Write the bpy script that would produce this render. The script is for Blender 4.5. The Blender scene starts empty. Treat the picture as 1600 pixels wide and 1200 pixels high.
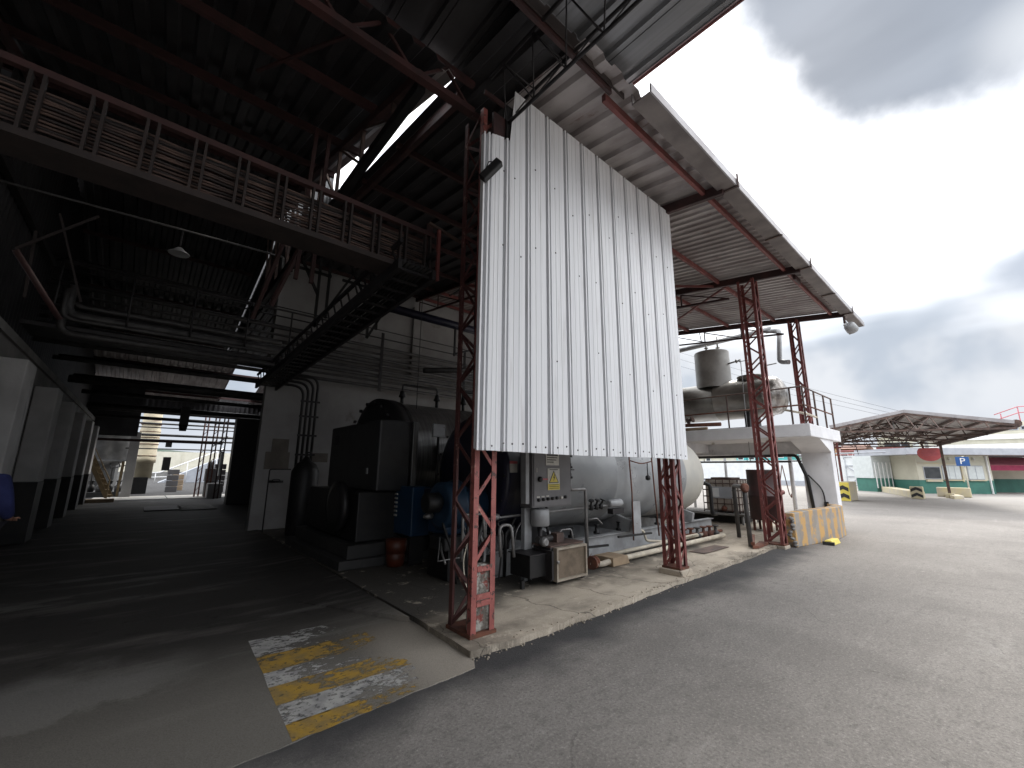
import bpy, math, random
from mathutils import Vector as V, Matrix
random.seed(7)
R = math.radians
sc = bpy.context.scene
COL = sc.collection

# ------------------------------------------------------------------ camera
cam = bpy.data.cameras.new('camera'); co = bpy.data.objects.new('camera', cam); COL.objects.link(co)
cam.sensor_width = 36; cam.lens = 36 * 650 / 1600; cam.clip_start = 0.05; cam.clip_end = 2000
az, pit, rol = R(48.9), math.atan(133 / 650), R(0.46)
fwd = V((math.cos(az) * math.cos(pit), math.sin(az) * math.cos(pit), math.sin(pit)))
rt0 = V((math.sin(az), -math.cos(az), 0)); up0 = rt0.cross(fwd)
rt = rt0 * math.cos(rol) + up0 * math.sin(rol); up = up0 * math.cos(rol) - rt0 * math.sin(rol)
mw = Matrix((rt, up, -fwd)).transposed().to_4x4(); mw.translation = V((0, 0, 1.6)); co.matrix_world = mw
sc.camera = co

# ------------------------------------------------------------------ world, sun, exposure
SUN_EL, SUN_AZ = R(44), R(9)          # azimuth measured from +X towards +Y
w = bpy.data.worlds.new('World'); sc.world = w; w.use_nodes = True
N, L = w.node_tree.nodes, w.node_tree.links
N.clear()
def wn(t, **k):
    n = N.new(t)
    for a, b in k.items(): setattr(n, a, b)
    return n
def wm(op, a, b=None, c=None, clamp=False):
    n = N.new('ShaderNodeMath'); n.operation = op; n.use_clamp = clamp
    for i, x in enumerate((a, b, c)):
        if x is None: continue
        if isinstance(x, (int, float)): n.inputs[i].default_value = x
        else: L.new(x, n.inputs[i])
    return n.outputs[0]
def wmix(f, a, b):
    n = N.new('ShaderNodeMix'); n.data_type = 'RGBA'
    if isinstance(f, (int, float)): n.inputs[0].default_value = f
    else: L.new(f, n.inputs[0])
    for i, x in ((6, a), (7, b)):
        if isinstance(x, tuple): n.inputs[i].default_value = (*x, 1)
        else: L.new(x, n.inputs[i])
    return n.outputs[2]
def wramp(x, a, b):
    n = N.new('ShaderNodeMapRange'); n.interpolation_type = 'SMOOTHSTEP'
    L.new(x, n.inputs[0]); n.inputs[1].default_value = a; n.inputs[2].default_value = b
    return n.outputs[0]
tc = wn('ShaderNodeTexCoord'); sx = wn('ShaderNodeSeparateXYZ'); L.new(tc.outputs['Generated'], sx.inputs[0])
azn = wm('DEGREES', wm('ARCTAN2', sx.outputs[1], sx.outputs[0])) if False else wm('MULTIPLY', wm('ARCTAN2', sx.outputs[1], sx.outputs[0]), 57.2958)
eln = wm('MULTIPLY', wm('ARCSINE', sx.outputs[2]), 57.2958)
def wnoise(scale, detail, rough=.5, zs=1.0):
    mp = wn('ShaderNodeMapping'); mp.inputs['Scale'].default_value = (1, 1, zs); L.new(tc.outputs['Generated'], mp.inputs[0])
    n = wn('ShaderNodeTexNoise'); n.inputs['Scale'].default_value = scale; n.inputs['Detail'].default_value = detail
    n.inputs['Roughness'].default_value = rough; L.new(mp.outputs[0], n.inputs[0]); return n.outputs[0]
n1 = wnoise(5, 4, .5); n2 = wnoise(3, 3, .5, 4.0); n3 = wnoise(11, 5, .55)
def ell(ca, ce, ra, re, amp, amp2=0.0):
    a = wm('DIVIDE', wm('SUBTRACT', azn, ca), ra); e = wm('DIVIDE', wm('SUBTRACT', eln, ce), re)
    r = wm('SQRT', wm('ADD', wm('MULTIPLY', a, a), wm('MULTIPLY', e, e)))
    r = wm('ADD', r, wm('MULTIPLY', wm('SUBTRACT', n1, .5), amp))
    return wm('ADD', r, wm('MULTIPLY', wm('SUBTRACT', n3, .5), amp2))
nsh = wn('ShaderNodeTexSky'); nsh.sky_type = 'NISHITA'; nsh.sun_disc = False
nsh.sun_elevation = SUN_EL; nsh.sun_rotation = R(90) - SUN_AZ; nsh.air_density = 1.5; nsh.dust_density = 3
skyc = wn('ShaderNodeMix'); skyc.data_type = 'RGBA'; skyc.blend_type = 'MULTIPLY'; skyc.inputs[0].default_value = 1
# cloud brightness field
base = wmix(wramp(n2, .35, .7), (1.45, 1.47, 1.50), (1.05, 1.09, 1.16))               # overall overcast
front = wramp(ell(5, 32, 42, 20, .25), 1.0, .55)
base = wmix(front, base, (1.32, 1.33, 1.36))                                            # bright veil near the sun
low = wramp(wm('ADD', eln, wm('MULTIPLY', wm('SUBTRACT', n2, .5), 16)), 25, 13)
lowc = wmix(wramp(n1, .4, .62), (.37, .385, .41), (.245, .275, .32))
lowc = wmix(wramp(eln, 9, 0), lowc, (.34, .36, .395))
base = wmix(low, base, lowc)
pat = wramp(ell(-6, 17.5, 5.5, 3.2, .8, .5), 1.15, .35)
base = wmix(wm('MULTIPLY', pat, .8), base, (.19, .22, .27))
pat2 = wramp(ell(10.5, 20.0, 2.8, 1.3, .8), 1.1, .3)
base = wmix(wm('MULTIPLY', pat2, .6), base, (.25, .28, .33))
dk = wramp(ell(-3.5, 47.5, 24.5, 20.5, .45, .25), 1.03, .62)
dkc = wmix(wramp(n2, .3, .7), (.105, .128, .165), (.15, .175, .215))
dkc = wmix(wramp(ell(-9, 35, 5, 3.5, .4), 1.3, .2), dkc, (.29, .31, .34))
base = wmix(wm('MULTIPLY', dk, .96), base, dkc)
bg1 = wn('ShaderNodeBackground'); L.new(nsh.outputs[0], bg1.inputs[0]); bg1.inputs[1].default_value = .05
bg2 = wn('ShaderNodeBackground'); L.new(base, bg2.inputs[0]); bg2.inputs[1].default_value = 1.0
mx = wn('ShaderNodeMixShader'); mx.inputs[0].default_value = .95
L.new(bg1.outputs[0], mx.inputs[1]); L.new(bg2.outputs[0], mx.inputs[2])
mx.inputs[0].default_value = .98
wo = wn('ShaderNodeOutputWorld'); L.new(mx.outputs[0], wo.inputs[0])

sl = bpy.data.lights.new('sun', 'SUN'); sl.energy = 1.3; sl.angle = R(14); sl.color = (1, .96, .9)
so = bpy.data.objects.new('sun', sl); COL.objects.link(so)
sd = V((math.cos(SUN_EL) * math.cos(SUN_AZ), math.cos(SUN_EL) * math.sin(SUN_AZ), math.sin(SUN_EL)))
so.rotation_euler = sd.to_track_quat('Z', 'Y').to_euler(); so.location = sd * 60
sc.view_settings.view_transform = 'Standard'; sc.view_settings.look = 'None'
sc.view_settings.exposure = 1.18; sc.view_settings.gamma = 1
sc.cycles.max_bounces = 8; sc.cycles.diffuse_bounces = 4; sc.cycles.transparent_max_bounces = 12
sc.cycles.use_denoising = True

# ------------------------------------------------------------------ materials
def mat(name, c1, c2=None, scale=3., rough=.7, metal=0., bump=0., bscale=40., st=(1, 1, 1), spots=None, spots2=None, contrast=(.35, .65), detail=6, alpha=None, grime=None, spec=.5, rvar=0.):
    m = bpy.data.materials.new(name); m.use_nodes = True
    n, l = m.node_tree.nodes, m.node_tree.links
    b = n['Principled BSDF']; b.inputs['Roughness'].default_value = rough; b.inputs['Metallic'].default_value = metal
    b.inputs['Specular IOR Level'].default_value = spec
    t = n.new('ShaderNodeTexCoord')
    def noise(sc_, det, s=(1, 1, 1), off=0., ro=.55):
        mp = n.new('ShaderNodeMapping'); mp.inputs['Scale'].default_value = s; mp.inputs['Location'].default_value = (off, off * .7, off * .3)
        l.new(t.outputs['Object'], mp.inputs[0])
        q = n.new('ShaderNodeTexNoise'); q.inputs['Scale'].default_value = sc_; q.inputs['Detail'].default_value = det
        q.inputs['Roughness'].default_value = ro
        l.new(mp.outputs[0], q.inputs[0]); return q.outputs[0]
    def mr(x, a, b_, inter='SMOOTHSTEP'):
        q = n.new('ShaderNodeMapRange'); q.interpolation_type = inter; l.new(x, q.inputs[0]); q.inputs[1].default_value = a; q.inputs[2].default_value = b_
        return q.outputs[0]
    def mix(f, a, b_):
        q = n.new('ShaderNodeMix'); q.data_type = 'RGBA'; l.new(f, q.inputs[0])
        for i, x in ((6, a), (7, b_)):
            if isinstance(x, tuple): q.inputs[i].default_value = (*x, 1)
            else: l.new(x, q.inputs[i])
        return q.outputs[2]
    c2 = c2 or tuple(x * .75 for x in c1)
    col = mix(mr(noise(scale, detail, st), *contrast), c1, c2)
    for k, s in enumerate((spots, spots2)):
        if s:   # colour, threshold lo, hi, scale, stretch
            col = mix(mr(noise(s[3], 8, s[4] if len(s) > 4 else (1, 1, 1), 7.3 + 5 * k, .65), s[1], s[2]), col, s[0])
    l.new(col, b.inputs['Base Color'])
    if rvar:
        q = n.new('ShaderNodeMapRange'); l.new(noise(scale * 2.3, 5, st, 3.1), q.inputs[0]); q.inputs[1].default_value = .3; q.inputs[2].default_value = .7
        q.inputs[3].default_value = rough - rvar; q.inputs[4].default_value = rough + rvar; l.new(q.outputs[0], b.inputs['Roughness'])
    if bump:
        q = n.new('ShaderNodeBump'); q.inputs['Strength'].default_value = bump; q.inputs['Distance'].default_value = .02
        l.new(noise(bscale, 5), q.inputs['Height']); l.new(q.outputs[0], b.inputs['Normal'])
    if alpha:
        a = mr(noise(alpha[2], 9, alpha[3] if len(alpha) > 3 else (1, 1, 1), 1.7, .7), alpha[0], alpha[1]); l.new(a, b.inputs['Alpha'])
    return m
RUST = (.10, .035, .018)
M = {}
M['redpaint'] = mat('red_paint', (.20, .056, .05), (.135, .043, .04), 4, .55, 0, .15, 60, spots=(RUST, .58, .66, 14), spots2=((.36, .16, .14), .60, .68, 9))
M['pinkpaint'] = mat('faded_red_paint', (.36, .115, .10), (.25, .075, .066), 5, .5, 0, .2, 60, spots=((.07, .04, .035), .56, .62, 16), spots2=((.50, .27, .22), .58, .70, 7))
M['shadedred'] = mat('shaded_red_paint', (.10, .034, .032), (.07, .028, .026), 5, .6, 0, .2, 60, spots=((.30, .18, .15), .60, .68, 9))  # red paint darkened to put shade on the rear and side members
M['darkred'] = mat('dark_red_steel', (.060, .024, .023), (.035, .018, .018), 4, .6, .1, .1, 50)
M['darksteel'] = mat('dark_steel', (.035, .032, .033), (.02, .018, .02), 5, .55, .3, .1, 50)
M['brownsteel'] = mat('brown_dusty_steel', (.12, .075, .06), (.06, .04, .036), 5, .7, .1, .1, 50)
M['rack'] = mat('dark_brown_steel', (.038, .027, .025), (.025, .019, .018), 5, .75)  # even, darker version of the brown steel
M['rackred'] = mat('shaded_red_steel', (.055, .022, .021), (.04, .018, .017), 5, .7)  # red darkened to carry the indoor shade in its colour
M['charcoal'] = mat('charcoal_paint', (.028, .028, .029), (.018, .018, .019), 4, .45)  # one even, very dark grey
M['black'] = mat('black_paint', (.008, .008, .009), (.014, .013, .013), 6, .5, 0, .05, 40)
M['greysteel'] = mat('grey_pipe_steel', (.30, .30, .30), (.20, .19, .185), 9, .4, .5, .05, 60, spots=((.14, .08, .05), .62, .72, 12))
M['pipedark'] = mat('dusty_dark_pipe', (.075, .072, .07), (.045, .042, .042), 6, .5, .2)
M['cream'] = mat('cream_pipe_paint', (.55, .50, .40), (.42, .37, .30), 5, .6, 0, .1, 50, spots=((.22, .13, .09), .6, .7, 10))
M['panelwhite'] = mat('white_sheet_metal', (.78, .79, .81), (.68, .69, .715), 3.0, .42, .0, .0, 30, st=(12, 12, .12), contrast=(.3, .7), spots=((.55, .545, .55), .52, .75, 2.5, (5, 5, .3)), rvar=.08)
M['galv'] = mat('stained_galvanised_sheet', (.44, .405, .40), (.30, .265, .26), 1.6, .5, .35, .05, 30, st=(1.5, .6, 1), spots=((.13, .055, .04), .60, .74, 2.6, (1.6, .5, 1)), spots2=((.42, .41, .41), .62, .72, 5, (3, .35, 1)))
M['gutterdark'] = mat('brown_gutter_underside', (.20, .175, .165), (.13, .112, .108), 2.2, .6, .2)  # browner and darker than the outer face sheet
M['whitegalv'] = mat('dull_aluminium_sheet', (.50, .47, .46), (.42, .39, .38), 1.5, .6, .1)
M['galvdark'] = mat('shaded_roof_sheet', (.045, .043, .045), (.028, .026, .028), 1.2, .5, .3, .05, 30, spots=((.07, .066, .066), .58, .75, 2.2, (1, .3, 1)))  # dark copy of the roof sheet, indoor shade put into its colour
M['deck'] = mat('grey_deck_sheet', (.26, .265, .28), (.20, .205, .215), 1.5, .4, .3, 0, 30, st=(6, .2, 1))
M['gutter'] = mat('gutter_sheet', (.40, .39, .40), (.30, .28, .285), 2, .45, .3, .05, 30)
M['boilergrey'] = mat('grey_boiler_paint', (.36, .37, .38), (.28, .29, .30), 1.6, .33, .1, .0, 30, contrast=(.3, .7), spots=((.30, .25, .17), .60, .74, 1.6, (3, .4, .4)), rvar=.08)
M['boilercream'] = mat('yellowed_boiler_end', (.58, .56, .50), (.50, .49, .45), 1.6, .4, .0, .0, 30, spots=((.55, .40, .16), .62, .74, 2.0, (1, .6, .6)))
M['navy'] = mat('navy_paint', (.014, .014, .032), (.02, .02, .04), 4, .42)
M['cladding'] = mat('brushed_cladding', (.16, .16, .155), (.07, .07, .07), 3, .32, .65, .0, 30, st=(10, 1, .35), spots=((.06, .06, .06), .62, .74, 3))
M['blue'] = mat('blue_burner_paint', (.010, .045, .10), (.008, .035, .08), 4, .4, 0)
M['paleblue'] = mat('pale_blue_paint', (.028, .065, .12), (.02, .05, .09), 4, .4, 0)
M['orange'] = mat('orange_plastic', (.10, .022, .008), (.06, .014, .006), 5, .5)
M['boxgrey'] = mat('grey_enclosure_paint', (.185, .18, .185), (.155, .15, .155), 3, .45, .1)
M['olddoor'] = mat('grey_painted_steel', (.36, .37, .38), (.27, .27, .275), 4, .5, .1, .05, 40, spots=((.15, .1, .07), .64, .74, 9))
M['tanframe'] = mat('tan_dusty_frame', (.34, .30, .24), (.24, .20, .16), 7, .7)
M['grille'] = mat('brown_dusty_grille', (.19, .145, .105), (.13, .10, .07), 8, .8, 0, .6, 160)
M['plate'] = mat('white_label', (.62, .60, .55), (.5, .48, .44), 12, .5)
M['yellow'] = mat('warning_yellow', (.75, .62, .12), (.68, .55, .1), 8, .5)
M['ink'] = mat('black_ink', (.02, .02, .02), (.03, .03, .03), 9, .6)
M['whitepaintwall'] = mat('white_painted_concrete', (.78, .78, .80), (.68, .68, .70), 1.8, .75, 0, .25, 22, spots=((.36, .34, .33), .60, .78, 2.2, (1, 1, .4)))
M['shedwall'] = mat('dingy_white_wall', (.34, .335, .33), (.26, .25, .245), .9, .85, 0, .15, 20, spots=((.17, .15, .14), .58, .74, 1.1), spots2=((.22, .17, .13), .66, .70, .8))
M['litfloor'] = mat('painted_floor_light', (.5, .48, .44), (.4, .38, .35), 1.5, .8)  # pale colour standing in for daylight on the passage floor
M['pillarconc'] = mat('whitewashed_pillar', (.52, .51, .50), (.40, .39, .38), 1.2, .85, 0, .25, 25, spots=((.2, .19, .18), .60, .76, 2.0, (1, 1, .35)))
M['yardwall'] = mat('pale_yard_wall', (.74, .71, .60), (.66, .63, .52), 1.2, .8)
M['notice'] = mat('faded_brown_notice', (.17, .15, .13), (.13, .115, .10), 3, .8)
M['crust'] = mat('chipped_mortar', (.34, .33, .30), (.12, .105, .09), 9, .95, 0, .8, 30, spots=((.20, .06, .05), .55, .62, 12), contrast=(.42, .56))
M['oldconc'] = mat('old_grey_concrete', (.25, .245, .235), (.17, .165, .16), 1.2, .9, 0, .3, 25, spots=((.10, .1, .1), .58, .74, 1.5, (1, 1, .4)))
M['dado'] = mat('black_wall_dado', (.02, .02, .02), (.035, .033, .032), 2, .7)
M['ibc'] = mat('milky_plastic', (.55, .50, .45), (.45, .40, .36), 4, .5)
M['rusty'] = mat('rusty_steel', (.16, .06, .035), (.09, .04, .03), 7, .8, .1, .2, 60)
M['maroon'] = mat('dark_maroon_drum', (.05, .018, .018), (.03, .014, .014), 4, .5)
M['vessel'] = mat('aged_aluminium_cladding', (.27, .255, .225), (.16, .145, .125), 2.2, .36, .6, .0, 30, st=(1, .5, 1), spots=((.10, .085, .07), .58, .72, 2.5))
M['foil'] = mat('crumpled_aluminium', (.38, .36, .34), (.14, .125, .11), 5, .3, .8, .8, 9)
M['vesselwhite'] = mat('pale_tank_paint', (.40, .39, .37), (.28, .27, .25), 2, .5, .1)
M['gatewhite'] = mat('white_gate_sheet', (.72, .74, .75), (.66, .68, .69), 2, .6, 0)
M['pink'] = mat('pink_railing', (.5, .16, .2), (.4, .12, .15), 4, .6)
M['officecream'] = mat('cream_wall', (.58, .56, .46), (.52, .50, .41), 1.2, .8)
M['officegreen'] = mat('green_dado', (.055, .19, .15), (.045, .15, .12), 1.2, .7)
M['kerb'] = mat('yellowed_kerb', (.56, .49, .31), (.5, .45, .36), 2, .8, 0, .2, 25)
M['window'] = mat('dark_window', (.03, .035, .04), (.05, .055, .06), 3, .15)
M['blind'] = mat('window_blind', (.62, .66, .66), (.56, .6, .6), 4, .6)
M['magenta'] = mat('magenta_awning', (.42, .05, .12), (.36, .04, .1), 3, .7)
M['signred'] = mat('red_sign', (.55, .13, .14), (.48, .11, .12), 3, .5)
M['signblue'] = mat('blue_sign', (.02, .09, .28), (.02, .08, .25), 3, .5)
M['white'] = mat('white_paint', (.78, .78, .78), (.7, .7, .7), 3, .5)
M['teal'] = mat('turquoise_wall', (.08, .45, .45), (.07, .38, .4), 2, .8)
M['ochre'] = mat('ochre_wall', (.55, .40, .16), (.5, .35, .14), 2, .8)
M['rooftile'] = mat('rust_roof', (.28, .15, .11), (.2, .11, .09), 3, .8)
M['fascia'] = mat('grey_slab_fascia', (.42, .44, .48), (.36, .38, .42), 2, .7)
M['skin'] = mat('skin', (.42, .22, .15), (.36, .18, .12), 6, .5)
M['bluecloth'] = mat('blue_work_jacket', (.022, .03, .12), (.015, .02, .09), 8, .85, 0, .3, 60)
M['darkcloth'] = mat('dark_trousers', (.03, .03, .045), (.02, .02, .03), 8, .9)
M['hair'] = mat('black_hair', (.012, .01, .01), (.02, .016, .014), 20, .6)
M['tanwood'] = mat('tan_wood', (.36, .27, .18), (.27, .2, .13), 5, .8)
M['galvsilo'] = mat('grey_silo', (.28, .28, .28), (.18, .18, .18), 2, .4, .4)
M['beige'] = mat('beige_column_paint', (.50, .44, .31), (.38, .33, .24), 1.2, .7, 0, .1, 20, spots=((.18, .12, .10), .58, .7, 1.4, (.5, .5, 3)))
M['hill'] = mat('hill_green', (.10, .14, .11), (.14, .16, .14), .05, .9)
M['stairyellow'] = mat('yellow_stair_paint', (.20, .14, .07), (.14, .10, .05), 5, .7)
def fade_right(m):
    n, l = m.node_tree.nodes, m.node_tree.links; b = n['Principled BSDF']; src = b.inputs['Alpha'].links[0].from_socket; mrn = src.node
    t = n.new('ShaderNodeNewGeometry'); sp_ = n.new('ShaderNodeSeparateXYZ'); l.new(t.outputs['Position'], sp_.inputs[0])
    q = n.new('ShaderNodeTexNoise'); q.inputs['Scale'].default_value = 2.2; q.inputs['Detail'].default_value = 7; l.new(t.outputs['Position'], q.inputs[0])
    f = n.new('ShaderNodeMapRange'); l.new(sp_.outputs[0], f.inputs[0]); f.inputs[1].default_value = 1.0; f.inputs[2].default_value = 1.95; f.inputs[3].default_value = .07; f.inputs[4].default_value = -.13
    f2 = n.new('ShaderNodeMapRange'); l.new(q.outputs[0], f2.inputs[0]); f2.inputs[1].default_value = .35; f2.inputs[2].default_value = .65; f2.inputs[3].default_value = -.13; f2.inputs[4].default_value = .13
    a = n.new('ShaderNodeMath'); a.operation = 'ADD'; l.new(f.outputs[0], a.inputs[0]); l.new(f2.outputs[0], a.inputs[1])
    nz = mrn.inputs[0].links[0].from_socket; c = n.new('ShaderNodeMath'); c.operation = 'ADD'; l.new(nz, c.inputs[0]); l.new(a.outputs[0], c.inputs[1]); l.new(c.outputs[0], mrn.inputs[0])
# masonry barrier: wide worn amber stripes over grey concrete
def striped(name, ca, cb, period, duty=.5, wear=(.6, .72)):
    m = mat(name, cb, tuple(x * .8 for x in cb), 3, .85, 0, .3, 30)
    n, l = m.node_tree.nodes, m.node_tree.links; b = n['Principled BSDF']
    src = b.inputs['Base Color'].links[0].from_socket
    t = n.new('ShaderNodeTexCoord'); s = n.new('ShaderNodeSeparateXYZ'); l.new(t.outputs['Object'], s.inputs[0])
    no = n.new('ShaderNodeTexNoise'); no.inputs['Scale'].default_value = 6; no.inputs['Detail'].default_value = 8; l.new(t.outputs['Object'], no.inputs[0])
    a = n.new('ShaderNodeMath'); a.operation = 'MULTIPLY_ADD'; l.new(no.outputs[0], a.inputs[0]); a.inputs[1].default_value = .12; l.new(s.outputs[0], a.inputs[2])
    d = n.new('ShaderNodeMath'); d.operation = 'DIVIDE'; l.new(a.outputs[0], d.inputs[0]); d.inputs[1].default_value = period
    f = n.new('ShaderNodeMath'); f.operation = 'FRACT'; l.new(d.outputs[0], f.inputs[0])
    g = n.new('ShaderNodeMapRange'); l.new(f.outputs[0], g.inputs[0]); g.inputs[1].default_value = duty; g.inputs[2].default_value = duty + .05; g.inputs[3].default_value = 1; g.inputs[4].default_value = 0
    k = n.new('ShaderNodeMapRange'); l.new(no.outputs[0], k.inputs[0]); k.inputs[1].default_value = wear[0]; k.inputs[2].default_value = wear[1]; k.inputs[3].default_value = 1; k.inputs[4].default_value = .1
    h = n.new('ShaderNodeMath'); h.operation = 'MULTIPLY'; l.new(g.outputs[0], h.inputs[0]); l.new(k.outputs[0], h.inputs[1])
    q = n.new('ShaderNodeMix'); q.data_type = 'RGBA'; l.new(h.outputs[0], q.inputs[0]); l.new(src, q.inputs[6]); q.inputs[7].default_value = (*ca, 1)
    l.new(q.outputs[2], b.inputs['Base Color']); return m
M['striped'] = striped('amber_striped_concrete', (.52, .32, .13), (.33, .30, .27), .43, .55, (.50, .60))

# ground materials -----------------------------------------------------------
def ground_mat(name, ca, cb, cdark, kind):
    m = bpy.data.materials.new(name); m.use_nodes = True
    n, l = m.node_tree.nodes, m.node_tree.links; b = n['Principled BSDF']
    g = n.new('ShaderNodeNewGeometry'); P = g.outputs['Position']
    def mp(s, off=(0, 0, 0), rot=0):
        q = n.new('ShaderNodeMapping'); q.inputs['Scale'].default_value = s; q.inputs['Location'].default_value = off; q.inputs['Rotation'].default_value = (0, 0, rot); l.new(P, q.inputs[0]); return q.outputs[0]
    def noise(s, d, v=P, ro=.55):
        q = n.new('ShaderNodeTexNoise'); q.inputs['Scale'].default_value = s; q.inputs['Detail'].default_value = d; q.inputs['Roughness'].default_value = ro; l.new(v, q.inputs[0]); return q.outputs[0]
    def mr(x, a, b_, c=0., d=1.):
        q = n.new('ShaderNodeMapRange'); q.interpolation_type = 'SMOOTHSTEP'; l.new(x, q.inputs[0])
        for i, y in enumerate((a, b_, c, d)): q.inputs[i + 1].default_value = y
        return q.outputs[0]
    def mix(f, a, b_, bl='MIX'):
        q = n.new('ShaderNodeMix'); q.data_type = 'RGBA'; q.blend_type = bl
        if isinstance(f, float): q.inputs[0].default_value = f
        else: l.new(f, q.inputs[0])
        for i, x in ((6, a), (7, b_)):
            if isinstance(x, tuple): q.inputs[i].default_value = (*x, 1)
            else: l.new(x, q.inputs[i])
        return q.outputs[2]
    def mul(a, b_, op='MULTIPLY'):
        q = n.new('ShaderNodeMath'); q.operation = op
        for i, x in enumerate((a, b_)):
            if isinstance(x, (int, float)): q.inputs[i].default_value = x
            else: l.new(x, q.inputs[i])
        return q.outputs[0]
    sep = n.new('ShaderNodeSeparateXYZ'); l.new(P, sep.inputs[0]); X, Y = sep.outputs[0], sep.outputs[1]
    col = mix(mr(noise(.55, 5), .35, .65), ca, cb)
    fine = noise(230 if kind == 'road' else 120, 3)
    vo = n.new('ShaderNodeTexVoronoi'); vo.inputs['Scale'].default_value = 95; l.new(P, vo.inputs[0])
    if kind == 'road':
        mid = noise(7, 7, mp((1, 1.6, 1)), .7)
        col = mix(mr(mid, .5, .72), col, tuple(x * .70 for x in ca))
        col = mix(mr(mid, .45, .26), col, tuple(x * 1.25 for x in ca))
        streak = noise(2.2, 6, mp((.18, 2.2, 1), rot=R(12)), .6)
        col = mix(mul(mr(streak, .55, .78), .35), col, tuple(x * 1.5 for x in ca))
        nz = n.new('ShaderNodeTexNoise'); nz.inputs['Scale'].default_value = 1.1; nz.inputs['Detail'].default_value = 8; l.new(P, nz.inputs[0])
        vm = n.new('ShaderNodeVectorMath'); vm.operation = 'MULTIPLY_ADD'; l.new(nz.outputs['Color'], vm.inputs[0]); vm.inputs[1].default_value = (.9, .9, 0); l.new(P, vm.inputs[2])
        cv = n.new('ShaderNodeTexVoronoi'); cv.feature = 'DISTANCE_TO_EDGE'; cv.inputs['Scale'].default_value = .33; l.new(vm.outputs[0], cv.inputs[0])
        col = mix(mul(mul(mr(cv.outputs[0], .0045, .001), mr(noise(.9, 3), .50, .6)), .5), col, tuple(x * .4 for x in ca))
        col = mix(mul(mr(noise(.45, 4, mp((1, 1, 1), (11, 4, 0))), .50, .66), .45), col, tuple(x * .62 for x in ca))
        grit = noise(48, 5, ro=.8); col = mix(mul(mr(grit, .52, .62), .6), col, tuple(x * .45 for x in ca)); col = mix(mul(mr(grit, .45, .36), .5), col, tuple(x * 1.8 for x in ca)); g3 = noise(14, 4, ro=.7); col = mix(mul(mr(g3, .55, .68), .35), col, tuple(x * .5 for x in ca))
        # fresh darker tar along the slab edge
        wob = mul(mul(noise(1.3, 5), .9), Y, 'ADD')
        col = mix(mul(mr(wob, 2.45 + .45, 3.05 + .45), mr(X, 12.5, 9.5)), col, mix(mr(fine, .3, .7), cdark, tuple(x * 1.5 for x in cdark)))
        # pale scuffed patches
        dx = mul(X, -6.4, 'ADD'); dy = mul(Y, -.3, 'ADD')
        r = mul(mul(mul(dx, dx), .5), mul(mul(dy, dy), 5.0), 'ADD')
        r = mul(r, mul(noise(9, 8, ro=.7), 3.2), 'ADD')
        col = mix(mul(mr(r, 1.95, 1.2), .18), col, (.50, .48, .45))
        col = mix(mr(X, 16, 45, 0, .6), col, (.40, .38, .355))  # far asphalt paled, painting sky glare into the colour
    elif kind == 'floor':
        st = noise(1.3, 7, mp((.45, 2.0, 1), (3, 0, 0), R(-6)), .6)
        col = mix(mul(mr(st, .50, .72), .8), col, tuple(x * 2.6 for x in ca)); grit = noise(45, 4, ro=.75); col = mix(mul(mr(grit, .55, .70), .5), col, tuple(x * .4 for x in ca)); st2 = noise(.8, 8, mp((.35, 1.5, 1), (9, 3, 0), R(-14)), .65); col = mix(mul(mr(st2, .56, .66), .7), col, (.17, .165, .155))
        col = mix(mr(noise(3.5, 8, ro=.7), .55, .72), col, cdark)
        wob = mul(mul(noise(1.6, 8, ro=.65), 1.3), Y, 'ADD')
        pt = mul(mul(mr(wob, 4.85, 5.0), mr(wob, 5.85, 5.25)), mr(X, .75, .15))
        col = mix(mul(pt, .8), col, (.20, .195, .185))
        near = mr(Y, 5.6, 3.2)  # floor colour brightened towards the open front to imitate daylight
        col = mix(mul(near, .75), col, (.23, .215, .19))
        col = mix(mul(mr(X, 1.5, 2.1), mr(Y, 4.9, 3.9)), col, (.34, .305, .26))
    else:
        oil = noise(.8, 6, mp((1, 1.2, 1), (2, 1, 0)), .6)
        col = mix(mul(mr(oil, .47, .64), .8), col, cdark)
        col = mix(mul(mr(noise(2.6, 8, mp((.5, 1.6, 1)), .7), .5, .68), .6), col, tuple(x * .55 for x in ca))
        wob = mul(mul(noise(1.7, 6), .9), Y, 'ADD')
        col = mix(mul(mr(wob, 4.3, 4.95, 0, .93), mr(X, 10.3, 8.6)), col, (.045, .042, .039)); col = mix(mul(mr(wob, 4.3, 4.9), mr(X, 3.6, 2.7)), col, (.075, .069, .062)); sp2 = noise(38, 4, ro=.75); col = mix(mul(mr(sp2, .60, .72), .7), col, tuple(x * .35 for x in ca)); col = mix(mul(mr(noise(4.5, 7, mp((1, 1, 1), (5, 2, 0)), .7), .56, .66), .55), col, tuple(min(.75, x * 1.25) for x in ca))  # darker behind the columns: oil stain plus unlit depth painted in
        # patch of paler render
        v2 = n.new('ShaderNodeTexVoronoi'); v2.feature = 'DISTANCE_TO_EDGE'; v2.inputs['Scale'].default_value = .62
        nz = n.new('ShaderNodeTexNoise'); nz.inputs['Scale'].default_value = 3; nz.inputs['Detail'].default_value = 6; l.new(P, nz.inputs[0])
        vm = n.new('ShaderNodeVectorMath'); vm.operation = 'MULTIPLY_ADD'; l.new(nz.outputs['Color'], vm.inputs[0]); vm.inputs[1].default_value = (.35, .35, 0); l.new(P, vm.inputs[2])
        l.new(vm.outputs[0], v2.inputs[0])
        col = mix(mul(mr(v2.outputs[0], .005, .001), .6), col, (.04, .035, .03))
    col = mix(mul(mr(fine, .35, .75, 0, .55), 1.0), col, mix(.5, col, (.02, .02, .02)))
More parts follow.
